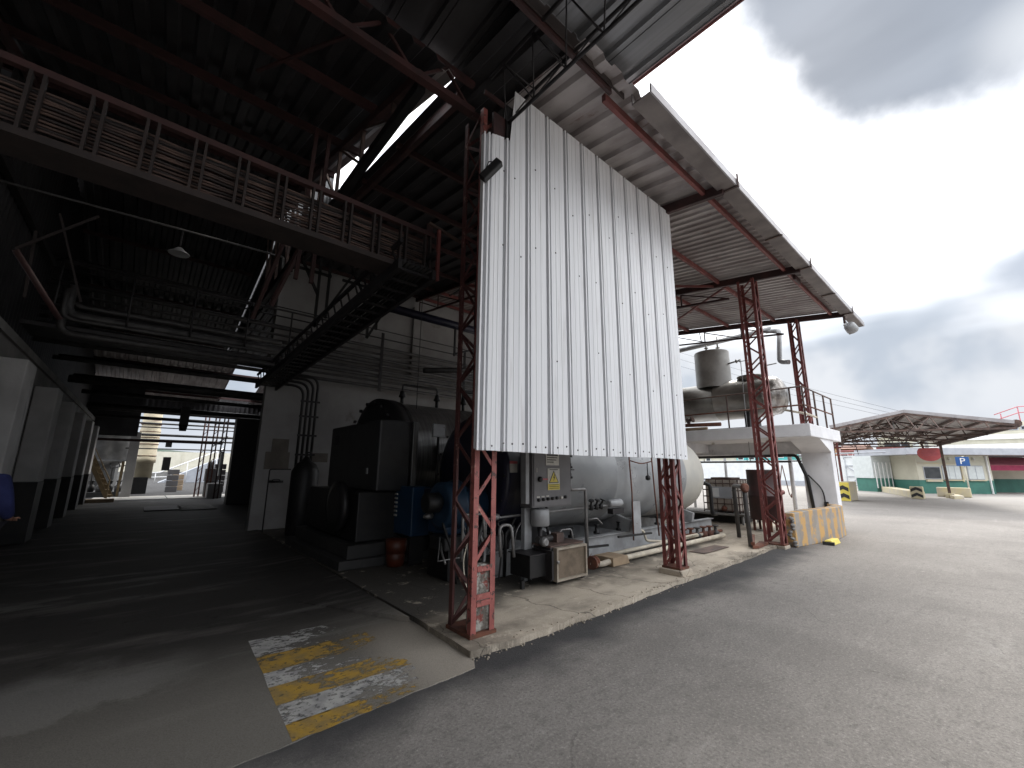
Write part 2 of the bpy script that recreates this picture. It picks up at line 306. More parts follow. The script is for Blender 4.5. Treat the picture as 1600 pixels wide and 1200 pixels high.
    col = mix(mul(mr(vo.outputs[0], .16, .05), .35), col, tuple(min(.6, x * 2.2) for x in ca))
    l.new(col, b.inputs['Base Color']); b.inputs['Roughness'].default_value = .9 if kind == 'road' else .75
    b.inputs['Specular IOR Level'].default_value = .15
    q = n.new('ShaderNodeBump'); q.inputs['Strength'].default_value = .8 if kind == 'road' else .45; q.inputs['Distance'].default_value = .012
    h = mul(mul(fine, .5), noise(28, 6, ro=.7), 'ADD'); l.new(h, q.inputs['Height']); l.new(q.outputs[0], b.inputs['Normal'])
    return m
M['asphalt'] = ground_mat('asphalt', (.285, .265, .245), (.24, .222, .205), (.055, .054, .055), 'road')
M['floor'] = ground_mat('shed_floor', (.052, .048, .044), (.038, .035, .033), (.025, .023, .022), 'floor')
M['slab'] = ground_mat('concrete_slab', (.52, .455, .37), (.45, .39, .315), (.16, .14, .115), 'slab')
M['mark_yellow'] = mat('worn_yellow_marking', (.38, .23, .035), (.24, .165, .06), 9, .75, 0, .2, 60, spots=((.10, .085, .06), .60, .68, 26), alpha=(.40, .52, 14, (1, 1.6, 1)))
M['mark_white'] = mat('worn_white_marking', (.42, .41, .39), (.27, .265, .26), 9, .75, 0, .2, 60, spots=((.10, .10, .10), .54, .62, 22), alpha=(.44, .54, 16, (1, 1.9, 1)))

fade_right(M['mark_white']); fade_right(M['mark_yellow'])
# ------------------------------------------------------------------ mesh helpers
class MB:
    def __init__(s): s.v = []; s.f = []; s.sm = []
    def add(s, vs, fs, smooth=False):
        o = len(s.v); s.v += [tuple(x) for x in vs]
        for f in fs: s.f.append(tuple(i + o for i in f)); s.sm.append(smooth)
        return s
    def box(s, a, b):
        x0, x1 = sorted((a[0], b[0])); y0, y1 = sorted((a[1], b[1])); z0, z1 = sorted((a[2], b[2]))
        return s.add([(x0, y0, z0), (x1, y0, z0), (x1, y1, z0), (x0, y1, z0), (x0, y0, z1), (x1, y0, z1), (x1, y1, z1), (x0, y1, z1)],
                     [(0, 3, 2, 1), (4, 5, 6, 7), (0, 1, 5, 4), (1, 2, 6, 5), (2, 3, 7, 6), (3, 0, 4, 7)])
    def bar(s, p, q, w, h, upv=(0, 0, 1)):
        p, q = V(p), V(q); d = (q - p).normalized(); u = V(upv)
        if abs(d.dot(u)) > .98: u = V((1, 0, 0))
        sd_ = d.cross(u).normalized() * (w / 2); uu = sd_.cross(d).normalized() * (h / 2)
        c = [p - sd_ - uu, p + sd_ - uu, p + sd_ + uu, p - sd_ + uu]; c += [x + (q - p) for x in c]
        return s.add(c, [(0, 1, 2, 3), (7, 6, 5, 4), (0, 4, 5, 1), (1, 5, 6, 2), (2, 6, 7, 3), (3, 7, 4, 0)])
    def prism(s, poly, vec):
        n_ = len(poly); a = [V(p) for p in poly]; b = [p + V(vec) for p in a]
        return s.add(a + b, [tuple(range(n_))[::-1], tuple(range(n_, 2 * n_))] + [(i, (i + 1) % n_, n_ + (i + 1) % n_, n_ + i) for i in range(n_)])
    def tube(s, pts, r, n=8, cap=True):
        pts = [V(p) for p in pts]; rr = r if isinstance(r, (list, tuple)) else [r] * len(pts)
        vs = []; prev = None
        for i, p in enumerate(pts):
            d = ((pts[min(i + 1, len(pts) - 1)] - p).normalized() + (p - pts[max(i - 1, 0)]).normalized())
            d = d.normalized() if d.length > 1e-6 else V((0, 0, 1))
            if prev is None: u = d.orthogonal().normalized()
            else:
                u = prev - d * prev.dot(d); u = u.normalized() if u.length > 1e-6 else d.orthogonal().normalized()
            prev = u; v_ = d.cross(u)
            for k in range(n):
                a = 2 * math.pi * k / n; vs.append(p + (u * math.cos(a) + v_ * math.sin(a)) * rr[i])
        fs = [(i * n + k, i * n + (k + 1) % n, (i + 1) * n + (k + 1) % n, (i + 1) * n + k) for i in range(len(pts) - 1) for k in range(n)]
        s.add(vs, fs, True)
        if cap:
            o = len(s.v) - len(vs); s.f += [tuple(range(o, o + n))[::-1], tuple(range(o + (len(pts) - 1) * n, o + len(pts) * n))]; s.sm += [False, False]
        return s
    def lathe(s, p, d, prof, n=32, cap=True):
        """prof: list of (distance along d, radius)"""
        p, d = V(p), V(d).normalized(); u = d.orthogonal().normalized(); v_ = d.cross(u); vs = []
        for t, r in prof:
            for k in range(n):
                a = 2 * math.pi * k / n; vs.append(p + d * t + (u * math.cos(a) + v_ * math.sin(a)) * max(r, 1e-4))
        o = len(s.v)
        s.add(vs, [(i * n + k, i * n + (k + 1) % n, (i + 1) * n + (k + 1) % n, (i + 1) * n + k) for i in range(len(prof) - 1) for k in range(n)], True)
        if cap: s.f += [tuple(range(o, o + n))[::-1], tuple(range(o + (len(prof) - 1) * n, o + len(prof) * n))]; s.sm += [False, False]
        return s
    def corr(s, o, along, across, width, prof, pitch, nrm):
        """corrugated sheet: prof = [(frac, height)] across one pitch"""
        o, al, ac, nr = V(o), V(along), V(across).normalized(), V(nrm).normalized(); pts = []
        k = 0
        while k * pitch < width:
            for f, h in prof:
                x = (k + f) * pitch
                if x <= width: pts.append((x, h))
            k += 1
        pts.append((width, prof[0][1]))
        vs = [];
        for x, h in pts: vs += [o + ac * x + nr * h, o + ac * x + nr * h + al]
        return s.add(vs, [(2 * i, 2 * i + 2, 2 * i + 3, 2 * i + 1) for i in range(len(pts) - 1)])
    def build(s, name, m, parent=None, solid=0., bevel=0., at=None):
        if parent is not None:
            rootloc = V((0, 0, 0)); q = parent
            while q: rootloc += q.location; q = q.parent
            off = rootloc; loc = V((0, 0, 0))
        else:
            if at is None:
                xs = [p[0] for p in s.v]; ys = [p[1] for p in s.v]; zs = [p[2] for p in s.v]
                at = ((min(xs) + max(xs)) / 2, (min(ys) + max(ys)) / 2, min(zs))
            off = V(at); loc = V(at)
        me = bpy.data.meshes.new(name); me.from_pydata([tuple(V(p) - off) for p in s.v], [], s.f)
        me.polygons.foreach_set('use_smooth', s.sm); me.materials.append(M[m]); me.update()
        ob = bpy.data.objects.new(name, me); COL.objects.link(ob); ob.location = loc
        if parent is not None: ob.parent = parent
        if solid: md = ob.modifiers.new('s', 'SOLIDIFY'); md.thickness = solid; md.offset = 0
        if bevel: md = ob.modifiers.new('b', 'BEVEL'); md.width = bevel; md.segments = 2; md.limit_method = 'ANGLE'
        return ob
def tag(o, label=None, cat=None, group=None, kind=None):
    if label: o['label'] = label
    if cat: o['category'] = cat
    if group: o['group'] = group
    if kind: o['kind'] = kind
    return o
def thing(name, label, cat, loc=(0, 0, 0), group=None):
    o = bpy.data.objects.new(name, None); COL.objects.link(o); o.location = loc; o.empty_display_size = .2
    return tag(o, label, cat, group)
def struct(name, mb, m, **k): return tag(mb.build(name, m, **k), kind='structure')
def pbox(n, m, par, a, b, **k): return MB().box(a, b).build(n, m, par, **k)
def pbar(n, m, par, p, q, w_, h, upv=(0, 0, 1), **k): return MB().bar(p, q, w_, h, upv).build(n, m, par, **k)
def ptube(n, m, par, pts, r, nn=8, **k): return MB().tube(pts, r, nn).build(n, m, par, **k)
def copy_tree(o, parent=None):
    c = o.copy(); COL.objects.link(c); c.parent = parent
    for ch in [x for x in bpy.data.objects if x.parent == o]: copy_tree(ch, c)
    return c
def bend(pts, r=.08, n=4):
    """round the corners of a pipe route"""
    pts = [V(p) for p in pts]; out = [pts[0]]
    for i in range(1, len(pts) - 1):
        a, b, c = pts[i - 1], pts[i], pts[i + 1]; rr = min(r, (a - b).length * .45, (c - b).length * .45)
        p0 = b + (a - b).normalized() * rr; p1 = b + (c - b).normalized() * rr
        for k in range(n + 1):
            t = k / n; out.append(p0 * (1 - t) ** 2 + b * 2 * t * (1 - t) + p1 * t * t)
    return out + [pts[-1]]
def text_mesh(txt, size, mname, parent, origin, xdir, ydir, name='lettering', depth=.002):
    cu = bpy.data.curves.new(name, 'FONT'); cu.body = txt; cu.size = size; cu.extrude = depth; cu.align_x = 'CENTER'; cu.align_y = 'CENTER'; cu.resolution_u = 2
    tmp = bpy.data.objects.new('tmp', cu); COL.objects.link(tmp); bpy.context.view_layer.update()
    me = bpy.data.meshes.new_from_object(tmp.evaluated_get(bpy.context.evaluated_depsgraph_get())); bpy.data.objects.remove(tmp)
    x, y = V(xdir).normalized(), V(ydir).normalized(); z = x.cross(y); o = V(origin)
    rootloc = V((0, 0, 0)); q = parent
    while q: rootloc += q.location; q = q.parent
    for v_ in me.vertices: v_.co = o + x * v_.co.x + y * v_.co.y + z * v_.co.z - rootloc
    me.materials.clear(); me.materials.append(M[mname])
    ob = bpy.data.objects.new(name, me); COL.objects.link(ob); ob.parent = parent; return ob
def roofz(y): return 6.05 + .13 * (y - 2.3)        # underside of the lean-to
def shedz(y): return 6.0 + .30 * (y - 3.5) if y < 14 else 9.15 - .236 * (y - 14)

# ------------------------------------------------------------------ GROUND
g = MB().add([(-250, -250, 0), (400, -250, 0), (400, 300, 0), (-250, 300, 0)], [(0, 1, 2, 3)]); struct('ground', g, 'asphalt', at=(0, 0, 0))
def jag(p, q, n, amp):
    p, q = V(p), V(q); d = (q - p); nn = V((-d.y, d.x, 0)).normalized(); n *= 4; out = []; a = 0; L0 = d.length
    for i in range(n):
        t = L0 * i / n; a = a * .8 + random.uniform(-1, 1) * .4
        out.append(p + d * (i / n) + nn * amp * (.55 * a + .6 * math.sin(t * 2.3 + 1) * math.sin(t * .7) + .35 * math.sin(t * 9.1)))
    return out
poly = [V((-9, 3.6, 0))] + jag((-9, 2.75, 0), (.9, 2.98, 0), 60, .03) + jag((.9, 2.98, 0), (2.30, 3.06, 0), 30, .012) + [V((2.42, 3.26, 0)), V((2.42, 4.3, 0)), V((2.42, 12.4, 0)), V((2.42, 27, 0)), V((-9, 27, 0))]
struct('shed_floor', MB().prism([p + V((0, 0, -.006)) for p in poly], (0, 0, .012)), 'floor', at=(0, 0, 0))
poly = jag((2.36, 3.22, 0), (2.9, 3.16, 0), 14, .02) + jag((2.9, 3.16, 0), (12.7, 3.36, 0), 130, .022) + [V((12.7, 3.36, 0)), V((16.5, 3.5, 0)), V((16.5, 12.4, 0)), V((2.44, 12.4, 0))] + jag((2.40, 4.32, 0), (2.36, 3.22, 0), 16, .012)
struct('concrete_slab', MB().prism([p + V((0, 0, -.02)) for p in poly], (0, 0, .078)), 'slab', at=(0, 0, 0))
struct('floor_ramp', MB().add([(1.6, 5.9, .0058), (2.36, 4.33, .0575), (2.43, 12.5, .0565), (1.6, 12.5, .0058), (2.36, 4.32, .005)], [(0, 1, 2, 3), (0, 4, 1)]), 'floor', at=(0, 0, 0))
# pebbly broken edge where slab meets tar
e = MB()
for i in range(420):
    x = random.uniform(2.35, 11.5); y = 3.17 + (x - 2.9) * .0204 + random.gauss(0, .035); r = random.uniform(.004, .014)
    e.lathe((x, y, .0 if y < 3.2 else .055), (random.uniform(-.4, .4), random.uniform(-.4, .4), 1), [(0, r * .6), (r * .6, r), (r * 1.3, r * .5)], 5)
tag(e.build('gravel', 'slab', at=(0, 0, 0)), 'loose crumbs of broken concrete along the slab edge', 'gravel', kind='stuff')
# painted crossing
xs = [(.98, 4.84), (.96, 4.39), (.95, 4.04), (.93, 3.77), (.92, 3.47), (.91, 3.19), (.9, 2.985)]
xr = [1.62, 1.90, 1.93, 1.94, 1.92, 1.90, 1.84]
for i in range(6):
    (xa, ya), (xb, yb) = xs[i], xs[i + 1]
    m_ = 'mark_white' if i % 2 == 0 else 'mark_yellow'
    sk = -.02
    top = [V((xa, ya, .0075))] + [V((xa + (xr[i] - xa) * k / 12, ya + sk * k / 12 + random.uniform(-.012, .012), .0075)) for k in range(1, 13)]
    bot = [V((xb + (xr[i + 1] - xb) * k / 12, yb + sk * k / 12 + random.uniform(-.012, .012), .0075)) for k in range(12, 0, -1)] + [V((xb, yb, .0075))]
    if i == 5: bot = [p + V((0, .055 * (p.x - .9), 0)) for p in bot]
    n_ = len(top); mb = MB().add(top + bot[::-1], [(k + n_, k + n_ + 1, k + 1, k) for k in range(n_ - 1)])
    struct('road_marking', mb, m_, at=(0, 0, 0))

# ------------------------------------------------------------------ LATTICE COLUMNS
def angle(mb, x, y, z0, z1, sx_, sy_, wd=.06, t=.008):
    mb.box((x, y, z0), (x + sx_ * wd, y + sy_ * t, z1)); mb.box((x, y + sy_ * t, z0), (x + sx_ * t, y + sy_ * wd, z1))
def column(x0, x1, y0, y1, z0, z1, seg, label, matname, pad=None, grout=0.):
    t = thing('lattice_column', label, 'column', ((x0 + x1) / 2, (y0 + y1) / 2, z0), 'red lattice columns under the roof eave'); rear = 'shadedred' if matname == 'pinkpaint' else matname  # rear and side members of the nearest column take the shaded red
    for (x, y, a, b) in ((x0, y0, 1, 1), (x1, y0, -1, 1), (x0, y1, 1, -1), (x1, y1, -1, -1)):
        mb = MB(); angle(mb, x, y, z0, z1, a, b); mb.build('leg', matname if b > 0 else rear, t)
    n = int((z1 - z0) / seg); dz = (z1 - z0) / n
    wd = .035
    for i in range(n):
        za, zb = z0 + i * dz + .02, z0 + (i + 1) * dz - .02
        if i % 2: za, zb = zb, za
        for yy, s in ((y0 + .012, 1), (y1 - .012, -1)):
            if grout and yy < (y0 + y1) / 2 and max(za, zb) < z0 + grout: continue
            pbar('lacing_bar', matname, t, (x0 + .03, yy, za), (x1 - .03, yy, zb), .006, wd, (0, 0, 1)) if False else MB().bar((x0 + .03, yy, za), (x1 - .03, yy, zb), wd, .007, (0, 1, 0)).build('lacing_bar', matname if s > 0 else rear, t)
        for xx in (x0 + .012, x1 - .012):
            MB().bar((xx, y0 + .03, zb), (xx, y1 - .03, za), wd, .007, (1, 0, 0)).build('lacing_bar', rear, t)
    pbox('base_plate', 'rusty', t, (x0 - .015, y0 - .015, z0 - .02), (x1 + .015, y1 + .015, z0 + .012))
    if pad: pbox('footing', 'slab', t, (x0 - pad, y0 - pad, z0 - .12), (x1 + pad, y1 + pad, z0 - .021), bevel=.015)
    if grout:
        MB().box((x0 + .03, y0 + .02, z0 + .013), (x1 - .03, y0 + .13, z0 + grout * .98)).build('concrete_infill', 'crust', t, bevel=.02)
        for zz in (.24, .30, .55): MB().box((x0 + .062, y0 - .004, z0 + zz), (x1 - .062, y0 + .006, z0 + zz + .05)).build('batten_plate', matname, t)
    return t
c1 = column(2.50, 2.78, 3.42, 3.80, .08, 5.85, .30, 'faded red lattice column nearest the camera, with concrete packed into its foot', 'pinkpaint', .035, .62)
c2 = column(6.26, 6.50, 3.33, 3.60, .16, 6.14, .31, 'red lattice column on a square footing at the far edge of the white panel', 'redpaint', .05)
c3 = column(10.38, 10.66, 3.18, 3.55, .08, 6.14, .31, 'tall dark red lattice column beside the striped low wall', 'redpaint', .03)
c4 = column(14.42, 14.68, 3.35, 3.62, 2.90, 6.14, .33, 'pale red lattice column standing up on the white concrete platform', 'redpaint')

# ------------------------------------------------------------------ WHITE CLADDING PANEL
pn = thing('cladding_panel', 'tall white ribbed metal sheet wall hung between the two nearest columns', 'wall panel', (4.45, 3.22, 1.77))
PY = 3.22; px0, px1 = 2.37, 6.53
ribs = [2.44, 2.706, 3.042, 3.388, 3.734, 4.085, 4.436, 4.792, 5.142, 5.493, 5.844, 6.2]
prof = [(px0, 0)]
for r_ in ribs: prof += [(r_ - .050, 0), (r_ - .049, -.052), (r_ - .012, -.052), (r_ - .010, .008), (r_ + .010, .008), (r_ + .012, -.052), (r_ + .044, -.052), (r_ + .045, 0)]
prof.append((px1, 0))
pr2 = []
for (xa, ha), (xb, hb) in zip(prof, prof[1:]):
    pr2.append((xa, ha))
    if xb - xa > .15:
        for f in (.33, .66): xm = xa + (xb - xa) * f; pr2 += [(xm - .008, 0), (xm - .004, .0035), (xm + .004, .0035), (xm + .008, 0)]
pr2.append(prof[-1])
vs = []
for i, (x, h) in enumerate(pr2):
    zt = 6.14 if x > 2.8 else 5.30 + (x - 2.37) * .3
    vs += [(x, PY - h, 1.77 - .006 * math.sin(x * 2)), (x, PY - h, zt)]
MB().add(vs, [(2 * i, 2 * i + 2, 2 * i + 3, 2 * i + 1) for i in range(len(pr2) - 1)]).build('sheet', 'panelwhite', pn, solid=.003)
MB().box((px0, PY + .006, 1.79), (px0 + .02, PY + .05, 5.28)).build('edge_trim', 'panelwhite', pn)
for zz in (1.85, 3.2, 4.6, 5.9):
    pbox('rail', 'darkred', pn, (2.42, PY + .070, zz), (6.50, PY + .10, zz + .05))
for i in range(len(ribs)):
    for zz in (1.84, 2.95, 4.1, 5.1):
        for dx in ((.11, .26) if zz < 2 else (random.choice((.12, .22)),)):
            x = ribs[i] + dx
            if x < px1 - .04 and (zz < 2 or random.random() < .75):
                MB().lathe((x, PY - .002, zz + random.uniform(-.02, .02) + (0 if zz < 2 else random.uniform(-.25, .25))), (0, -1, 0), [(0, .011), (.004, .010), (.008, .005)], 6).build('screw', 'darksteel', pn)

# ------------------------------------------------------------------ LEAN-TO ROOF
lr = thing('lean_to_roof', 'corrugated lean-to roof on red purlins running out to the long eave gutter', 'roof', (8.4, 2.3, 6.1))
TRAP = [(0, 0), (.34, 0), (.46, .055), (.88, .055)]
SIN = [(i / 8, .018 * (1 - math.cos(2 * math.pi * i / 8)) / 2 * 2) for i in range(8)]
yA, yB = 2.25, 13.0
al = V((0, yB - yA, roofz(yB) - roofz(yA)))
def ysheet(x0, x1, prof_, pitch, m_, ya=yA, yb=yB, dz=.12):
    MB().corr((x0, ya, roofz(ya) + dz), (0, yb - ya, roofz(yb) - roofz(ya)), (1, 0, 0), x1 - x0, prof_, pitch, (0, -.13, 1)).build('roof_sheet', m_, lr, solid=.004)
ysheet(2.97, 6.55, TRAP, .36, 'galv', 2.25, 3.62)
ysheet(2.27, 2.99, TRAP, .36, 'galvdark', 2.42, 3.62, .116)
ysheet(2.27, 6.55, TRAP, .36, 'galvdark', 3.58, 13.0, .117)  # inner sheets use the dark copy to paint in the shade
ysheet(6.53, 10.5, [(0, 0), (.3, 0), (.45, .035), (.85, .035)], .2, 'galv', dz=.125)
ysheet(10.48, 14.72, [(0, 0), (.3, 0), (.45, .035), (.85, .035)], .2, 'galv', dz=.13)
for y in (2.55, 4.0, 5.4, 6.8, 8.2, 9.7, 11.2, 12.3):
    for xa, xb in ((2.3, 6.46), (6.54, 10.46), (10.54, 14.6)):
        if y == 2.55 and xa == 2.3: xa = 3.7
        pbar('purlin', 'rackred' if (y > 3 and xb < 7) else 'redpaint', lr, (xa, y, roofz(y) + .05), (xb, y, roofz(y) + .05), .055, .1)  # inner first-bay purlins get the shade-darkened red
for x in (2.42, 6.5, 10.5, 14.62):
    ya = 2.25 if x > 3 else 3.85
    pbar('rafter', 'darkred', lr, (x if x != 6.5 else 6.45, ya, roofz(ya) + .0), (x if x != 6.5 else 6.45, 12.5, roofz(12.5) + .0), .075, .16)
for x in (6.5, 10.5, 14.62):
    MB().bar((x, 3.8, roofz(3.8) - .42), (x, 12.4, roofz(12.4) - .55), .05, .05).build('truss_chord', 'darkred', lr)
    n = 7
    for i in range(n):
        y0_ = 3.8 + i * 1.22; y1_ = y0_ + 1.22
        MB().bar((x, y0_, roofz(y0_) - .42 - .015 * i), (x, y1_, roofz(y1_) - .1), .03, .03).build('truss_web', 'darkred', lr)
        MB().bar((x, y1_, roofz(y1_) - .44 - .015 * i), (x, y1_, roofz(y1_) - .1), .03, .03).build('truss_web', 'darkred', lr)
for (xa, ya, xb, yb) in ((6.6, 9.6, 10.4, 4.1), (10.6, 3.9, 14.5, 8.2), (6.6, 4.1, 10.4, 8.2)):
    MB().bar((xa, ya, roofz(ya) - .06), (xb, yb, roofz(yb) - .06), .04, .05).build('wind_brace', 'redpaint', lr)
MB().box((10.9, 2.45, 6.0), (11.3, 2.5, 6.12)).build('bracket', 'darkred', lr)
gt = thing('gutter', 'long pale box gutter along the outer edge of the corrugated roof', 'gutter', (10, 2.2, 6.02))
G = [(0, 2.33, 6.04), (0, 2.085, 6.04), (0, 2.085, 6.055), (0, 2.318, 6.055), (0, 2.318, 6.20), (0, 2.33, 6.20)]
for xa, xb in ((3.97, 6.50), (6.50, 10.5), (10.5, 14.6), (14.6, 16.3)):
    MB().prism([(xa + .003, y, z) for _, y, z in G], (xb - xa - .006, 0, 0)).build('trough', 'gutterdark', gt); MB().box((xa + .003, 2.062, 6.035), (xb - .003, 2.083, 6.16)).build('outer_face', 'gutter', gt)
for x in (6.5, 8.6, 10.5, 12.6, 14.6): MB().box((x - .02, 2.045, 6.015), (x + .02, 2.34, 6.034)).build('strap', 'brownsteel', gt); 
for x in (6.5, 10.5, 14.6): MB().box((x - .02, 2.035, 6.0), (x + .02, 2.055, 6.23)).build('strap', 'brownsteel', gt)
MB().box((16.301, 2.062, 6.035), (16.31, 2.33, 6.16)).build('end_cap', 'gutter', gt)

fl = thing('flood_lamp', 'floodlight hanging from the outer end of the gutter', 'floodlight', (14.75, 2.3, 5.6))
ptube('bracket', 'brownsteel', fl, [(14.7, 2.28, 6.0), (14.7, 2.28, 5.80)], .03)
MB().lathe((14.63, 2.2, 5.73), (.55, -.25, -.62), [(0, .10), (.05, .14), (.22, .15), (.28, .11)], 14).build('housing', 'olddoor', fl)
MB().bar((14.68, 2.28, 5.80), (14.86, 2.2, 5.52), .30, .06, (0, 1, 0)).build('lamp_face', 'olddoor', fl, bevel=.02)

# ------------------------------------------------------------------ DRIVE CANOPY (deck over the camera side)
dc = thing('drive_canopy', 'grey ribbed metal canopy overhead projecting over the driveway', 'canopy', (0, 0, 6.3))
D = [(0, 0), (.40, 0), (.44, .05), (.60, .05), (.64, 0), (.78, 0), (.79, .012), (.81, .012), (.82, 0)]
MB().corr((-9, -3.6, 6.34), (0, 6.0, 0), (1, 0, 0), 12.95, D, .42, (0, 0, 1)).build('deck_sheet', 'deck', dc, solid=.004)  # unseen outer reach lengthened to cut light on the nearest column
MB().corr((-9, 2.42, 6.42), (0, 1.3, 0), (1, 0, 0), 12.9, D, .42, (0, 0, 1)).build('deck_sheet', 'galvdark', dc, solid=.004)
pbox('flashing', 'rack', dc, (-9, 2.402, 6.16), (3.93, 2.418, 6.40)); pbox('flashing', 'darkred', dc, (-9, 2.43, 6.1), (3.7, 2.47, 6.2))
pbox('edge_angle', 'redpaint', dc, (3.955, -3.6, 6.30), (3.975, 2.4, 6.42))
pbox('edge_angle', 'redpaint', dc, (-9, -3.62, 6.30), (3.975, -3.605, 6.42))
def truss(root, p, q, depth, wid, n, m_, upper=True):
    """triangular space truss: one bottom chord, two top chords"""
    p, q = V(p), V(q); d = (q - p); s_ = V((-d.y, d.x, 0)).normalized() * wid / 2; u = V((0, 0, depth))
    ptube('chord', m_, root, [p, q], .022, 6)
    for k in (-1, 1): ptube('chord', m_, root, [p + u + s_ * k, q + u + s_ * k], .022, 6)
    for i in range(n):
        a, b, c_ = p + d * (i / n), p + d * ((i + .5) / n), p + d * ((i + 1) / n)
        for k in (-1, 1):
            ptube('web_rod', m_, root, [a, b + u + s_ * k], .009, 5); ptube('web_rod', m_, root, [b + u + s_ * k, c_], .009, 5)
        ptube('web_rod', m_, root, [b + u - s_, b + u + s_], .009, 5)
t1 = thing('lattice_truss', 'dark triangular lattice truss reaching out overhead from the top of the nearest column', 'truss', (2.75, 1, 5.66))
truss(t1, (2.75, 3.3, 5.67), (2.75, -1.5, 5.67), .5, .5, 10, 'darksteel')
pbox('cleat', 'darkred', t1, (2.55, 3.28, 5.42), (2.72, 3.32, 5.72)); pbox('cleat', 'black', t1, (2.72, 3.25, 5.45), (2.9, 3.3, 5.9))
t2 = thing('lattice_truss', 'dark reddish lattice beam running left from the top of the nearest column', 'truss', (-2, 3.6, 5.8))
MB().bar((-7, 3.62, 5.82), (2.48, 3.62, 5.9), .09, .08).build('chord', 'darkred', t2)
MB().bar((-7, 3.62, 6.28), (2.48, 3.62, 6.3), .07, .06).build('chord', 'darkred', t2)
for i in range(12):
    xa = -7 + i * .79; za = 5.86; xb = xa + .395
    MB().bar((xa, 3.62, za), (xb, 3.62, 6.26), .03, .03).build('web_bar', 'darkred', t2); MB().bar((xb, 3.62, 6.26), (xa + .79, 3.62, za), .03, .03).build('web_bar', 'darkred', t2)
for i in range(3):   # ties back towards the shed
    MB().bar((-3 + i * 2.0, 3.66, 5.9), (-3.6 + i * 2.0, 5.2, 6.3), .03, .03).build('tie', 'darkred', t2)
bl = thing('wall_lamp', 'small black lamp arm sticking out from the nearest column over the white panel', 'lamp', (2.5, 3.3, 4.75))
MB().bar((2.34, 3.20, 4.66), (2.47, 3.06, 4.86), .08, .09).build('housing', 'black', bl, bevel=.01)
ptube('bracket', 'black', bl, [(2.36, 3.2, 4.74), (2.38, 3.14, 4.86), (2.43, 3.1, 4.86)], .006)

# ------------------------------------------------------------------ SHED ROOF
sr = thing('shed_roof', 'big dark corrugated shed roof high above the passage', 'roof', (-3, 10, 6))
XR, XL = 2.19, -8
def shsheet(x0, x1, ya, yb, m_, dz=.0):
    za, zb = (6.0 + .3 * (ya - 3.5), 6.0 + .3 * (yb - 3.5)) if yb <= 14.01 else (9.15 - .236 * (ya - 14), 9.15 - .236 * (yb - 14))
    MB().corr((x0, ya, za + .14 + dz), (0, yb - ya, zb - za), (1, 0, 0), x1 - x0, TRAP, .30, (0, -.25, 1)).build('roof_sheet', m_, sr, solid=.004)
shsheet(XL, 2.0, 3.5, 14, 'galvdark'); shsheet(1.96, XR, 3.6, 14, 'galv', .02)  # edge strip by the slit in paler sheet, painted to look lit
shsheet(XL, 2.34, 14, 24.5, 'galvdark'); shsheet(XL, 3.0, 24.5, 30.5, 'galv'); shsheet(4.5, 10, 24.5, 30.5, 'galv')
shsheet(2.36, 10, 12.9, 14, 'galvdark', .05) if False else None
for y in (5.0, 6.5, 8.0, 9.5, 11.0, 12.5, 14.0, 17, 20, 23, 26, 29.5):
    pbar('purlin', 'rackred', sr, (XL, y, shedz(y) + .06), (XR - .05 if y < 24 else 10, y, shedz(y) + .06), .06, .12)
for x in (1.80,):
    pbar('rafter', 'rackred', sr, (x, 3.7, shedz(3.7) - .04), (x, 14, 9.11), .08, .12)
    pbar('tie_beam', 'black', sr, (x + .02, 3.7, 5.90), (x + .02, 12.5, 5.86), .10, .14)
    for i in range(8):
        y = 4.4 + i * 1.05
        MB().bar((x, y, 5.93), (x, y, shedz(y) - .08), .05, .05).build('truss_post', 'brownsteel', sr)
        MB().bar((x, y, 5.93), (x, y + 1.0, shedz(y + 1.0) - .08), .04, .04).build('truss_web', 'brownsteel', sr)
for x in (-2.2, -6):
    pbar('rafter', 'rackred', sr, (x, 3.7, shedz(3.7) - .04), (x, 14, 9.11), .08, .12); pbar('tie_beam', 'darksteel', sr, (x, 3.7, 5.95), (x, 14, 6.2), .1, .12)
for y in (14.0, 18.5, 23, 27.5):   # cross trusses further in
    pbar('tie_beam', 'darksteel', sr, (-2, y, min(6.4, shedz(y) - .5)), (2.6, y, min(6.4, shedz(y) - .5)), .08, .1)
# high dark cladding that closes the shed to the left
sw = thing('shed_side_wall', 'dark metal cladding above the pillared wall, at the far left', 'wall', (-2.2, 14, 3.5))
MB().corr((-2.3, 9.0, 3.7), (0, 0, 5.2), (0, 1, 0), 19, SIN, .25, (1, 0, 0)).build('sheet', 'galvdark', sw, solid=.004)

vc = thing('valley_cladding', 'dark sheet infill between the shed roof and the lean-to, beyond the bright slit', 'wall', (2.36, 12, 6.9))
MB().corr((2.38, 8.9, 6.9), (0, 0, 2.6), (0, 1, 0), 15.6, SIN, .25, (1, 0, 0)).build('sheet', 'galvdark', vc, solid=.004)
fh = thing('passage_fascia', 'sooty sheet fascia above the far end of the passage', 'wall', (1, 30, 4))
MB().corr((-2.4, 30.4, 4.45), (0, 0, 1.6), (1, 0, 0), 12.4, SIN, .25, (0, 1, 0)).build('sheet', 'galvdark', fh, solid=.004)
pbox('dropped_panel', 'galvdark', fh, (-2.3, 28.0, 3.05), (-.35, 28.06, 5.6)); pbox('beam', 'darkred', fh, (-2.3, 27.6, 2.78), (3.2, 27.7, 2.9))
nb = thing('shade_wall', 'dark clad wall outside the picture at the left, added to shade the shed', 'building', (-9, -3, 0))  # unseen wall, added to darken the interior and left-facing sides
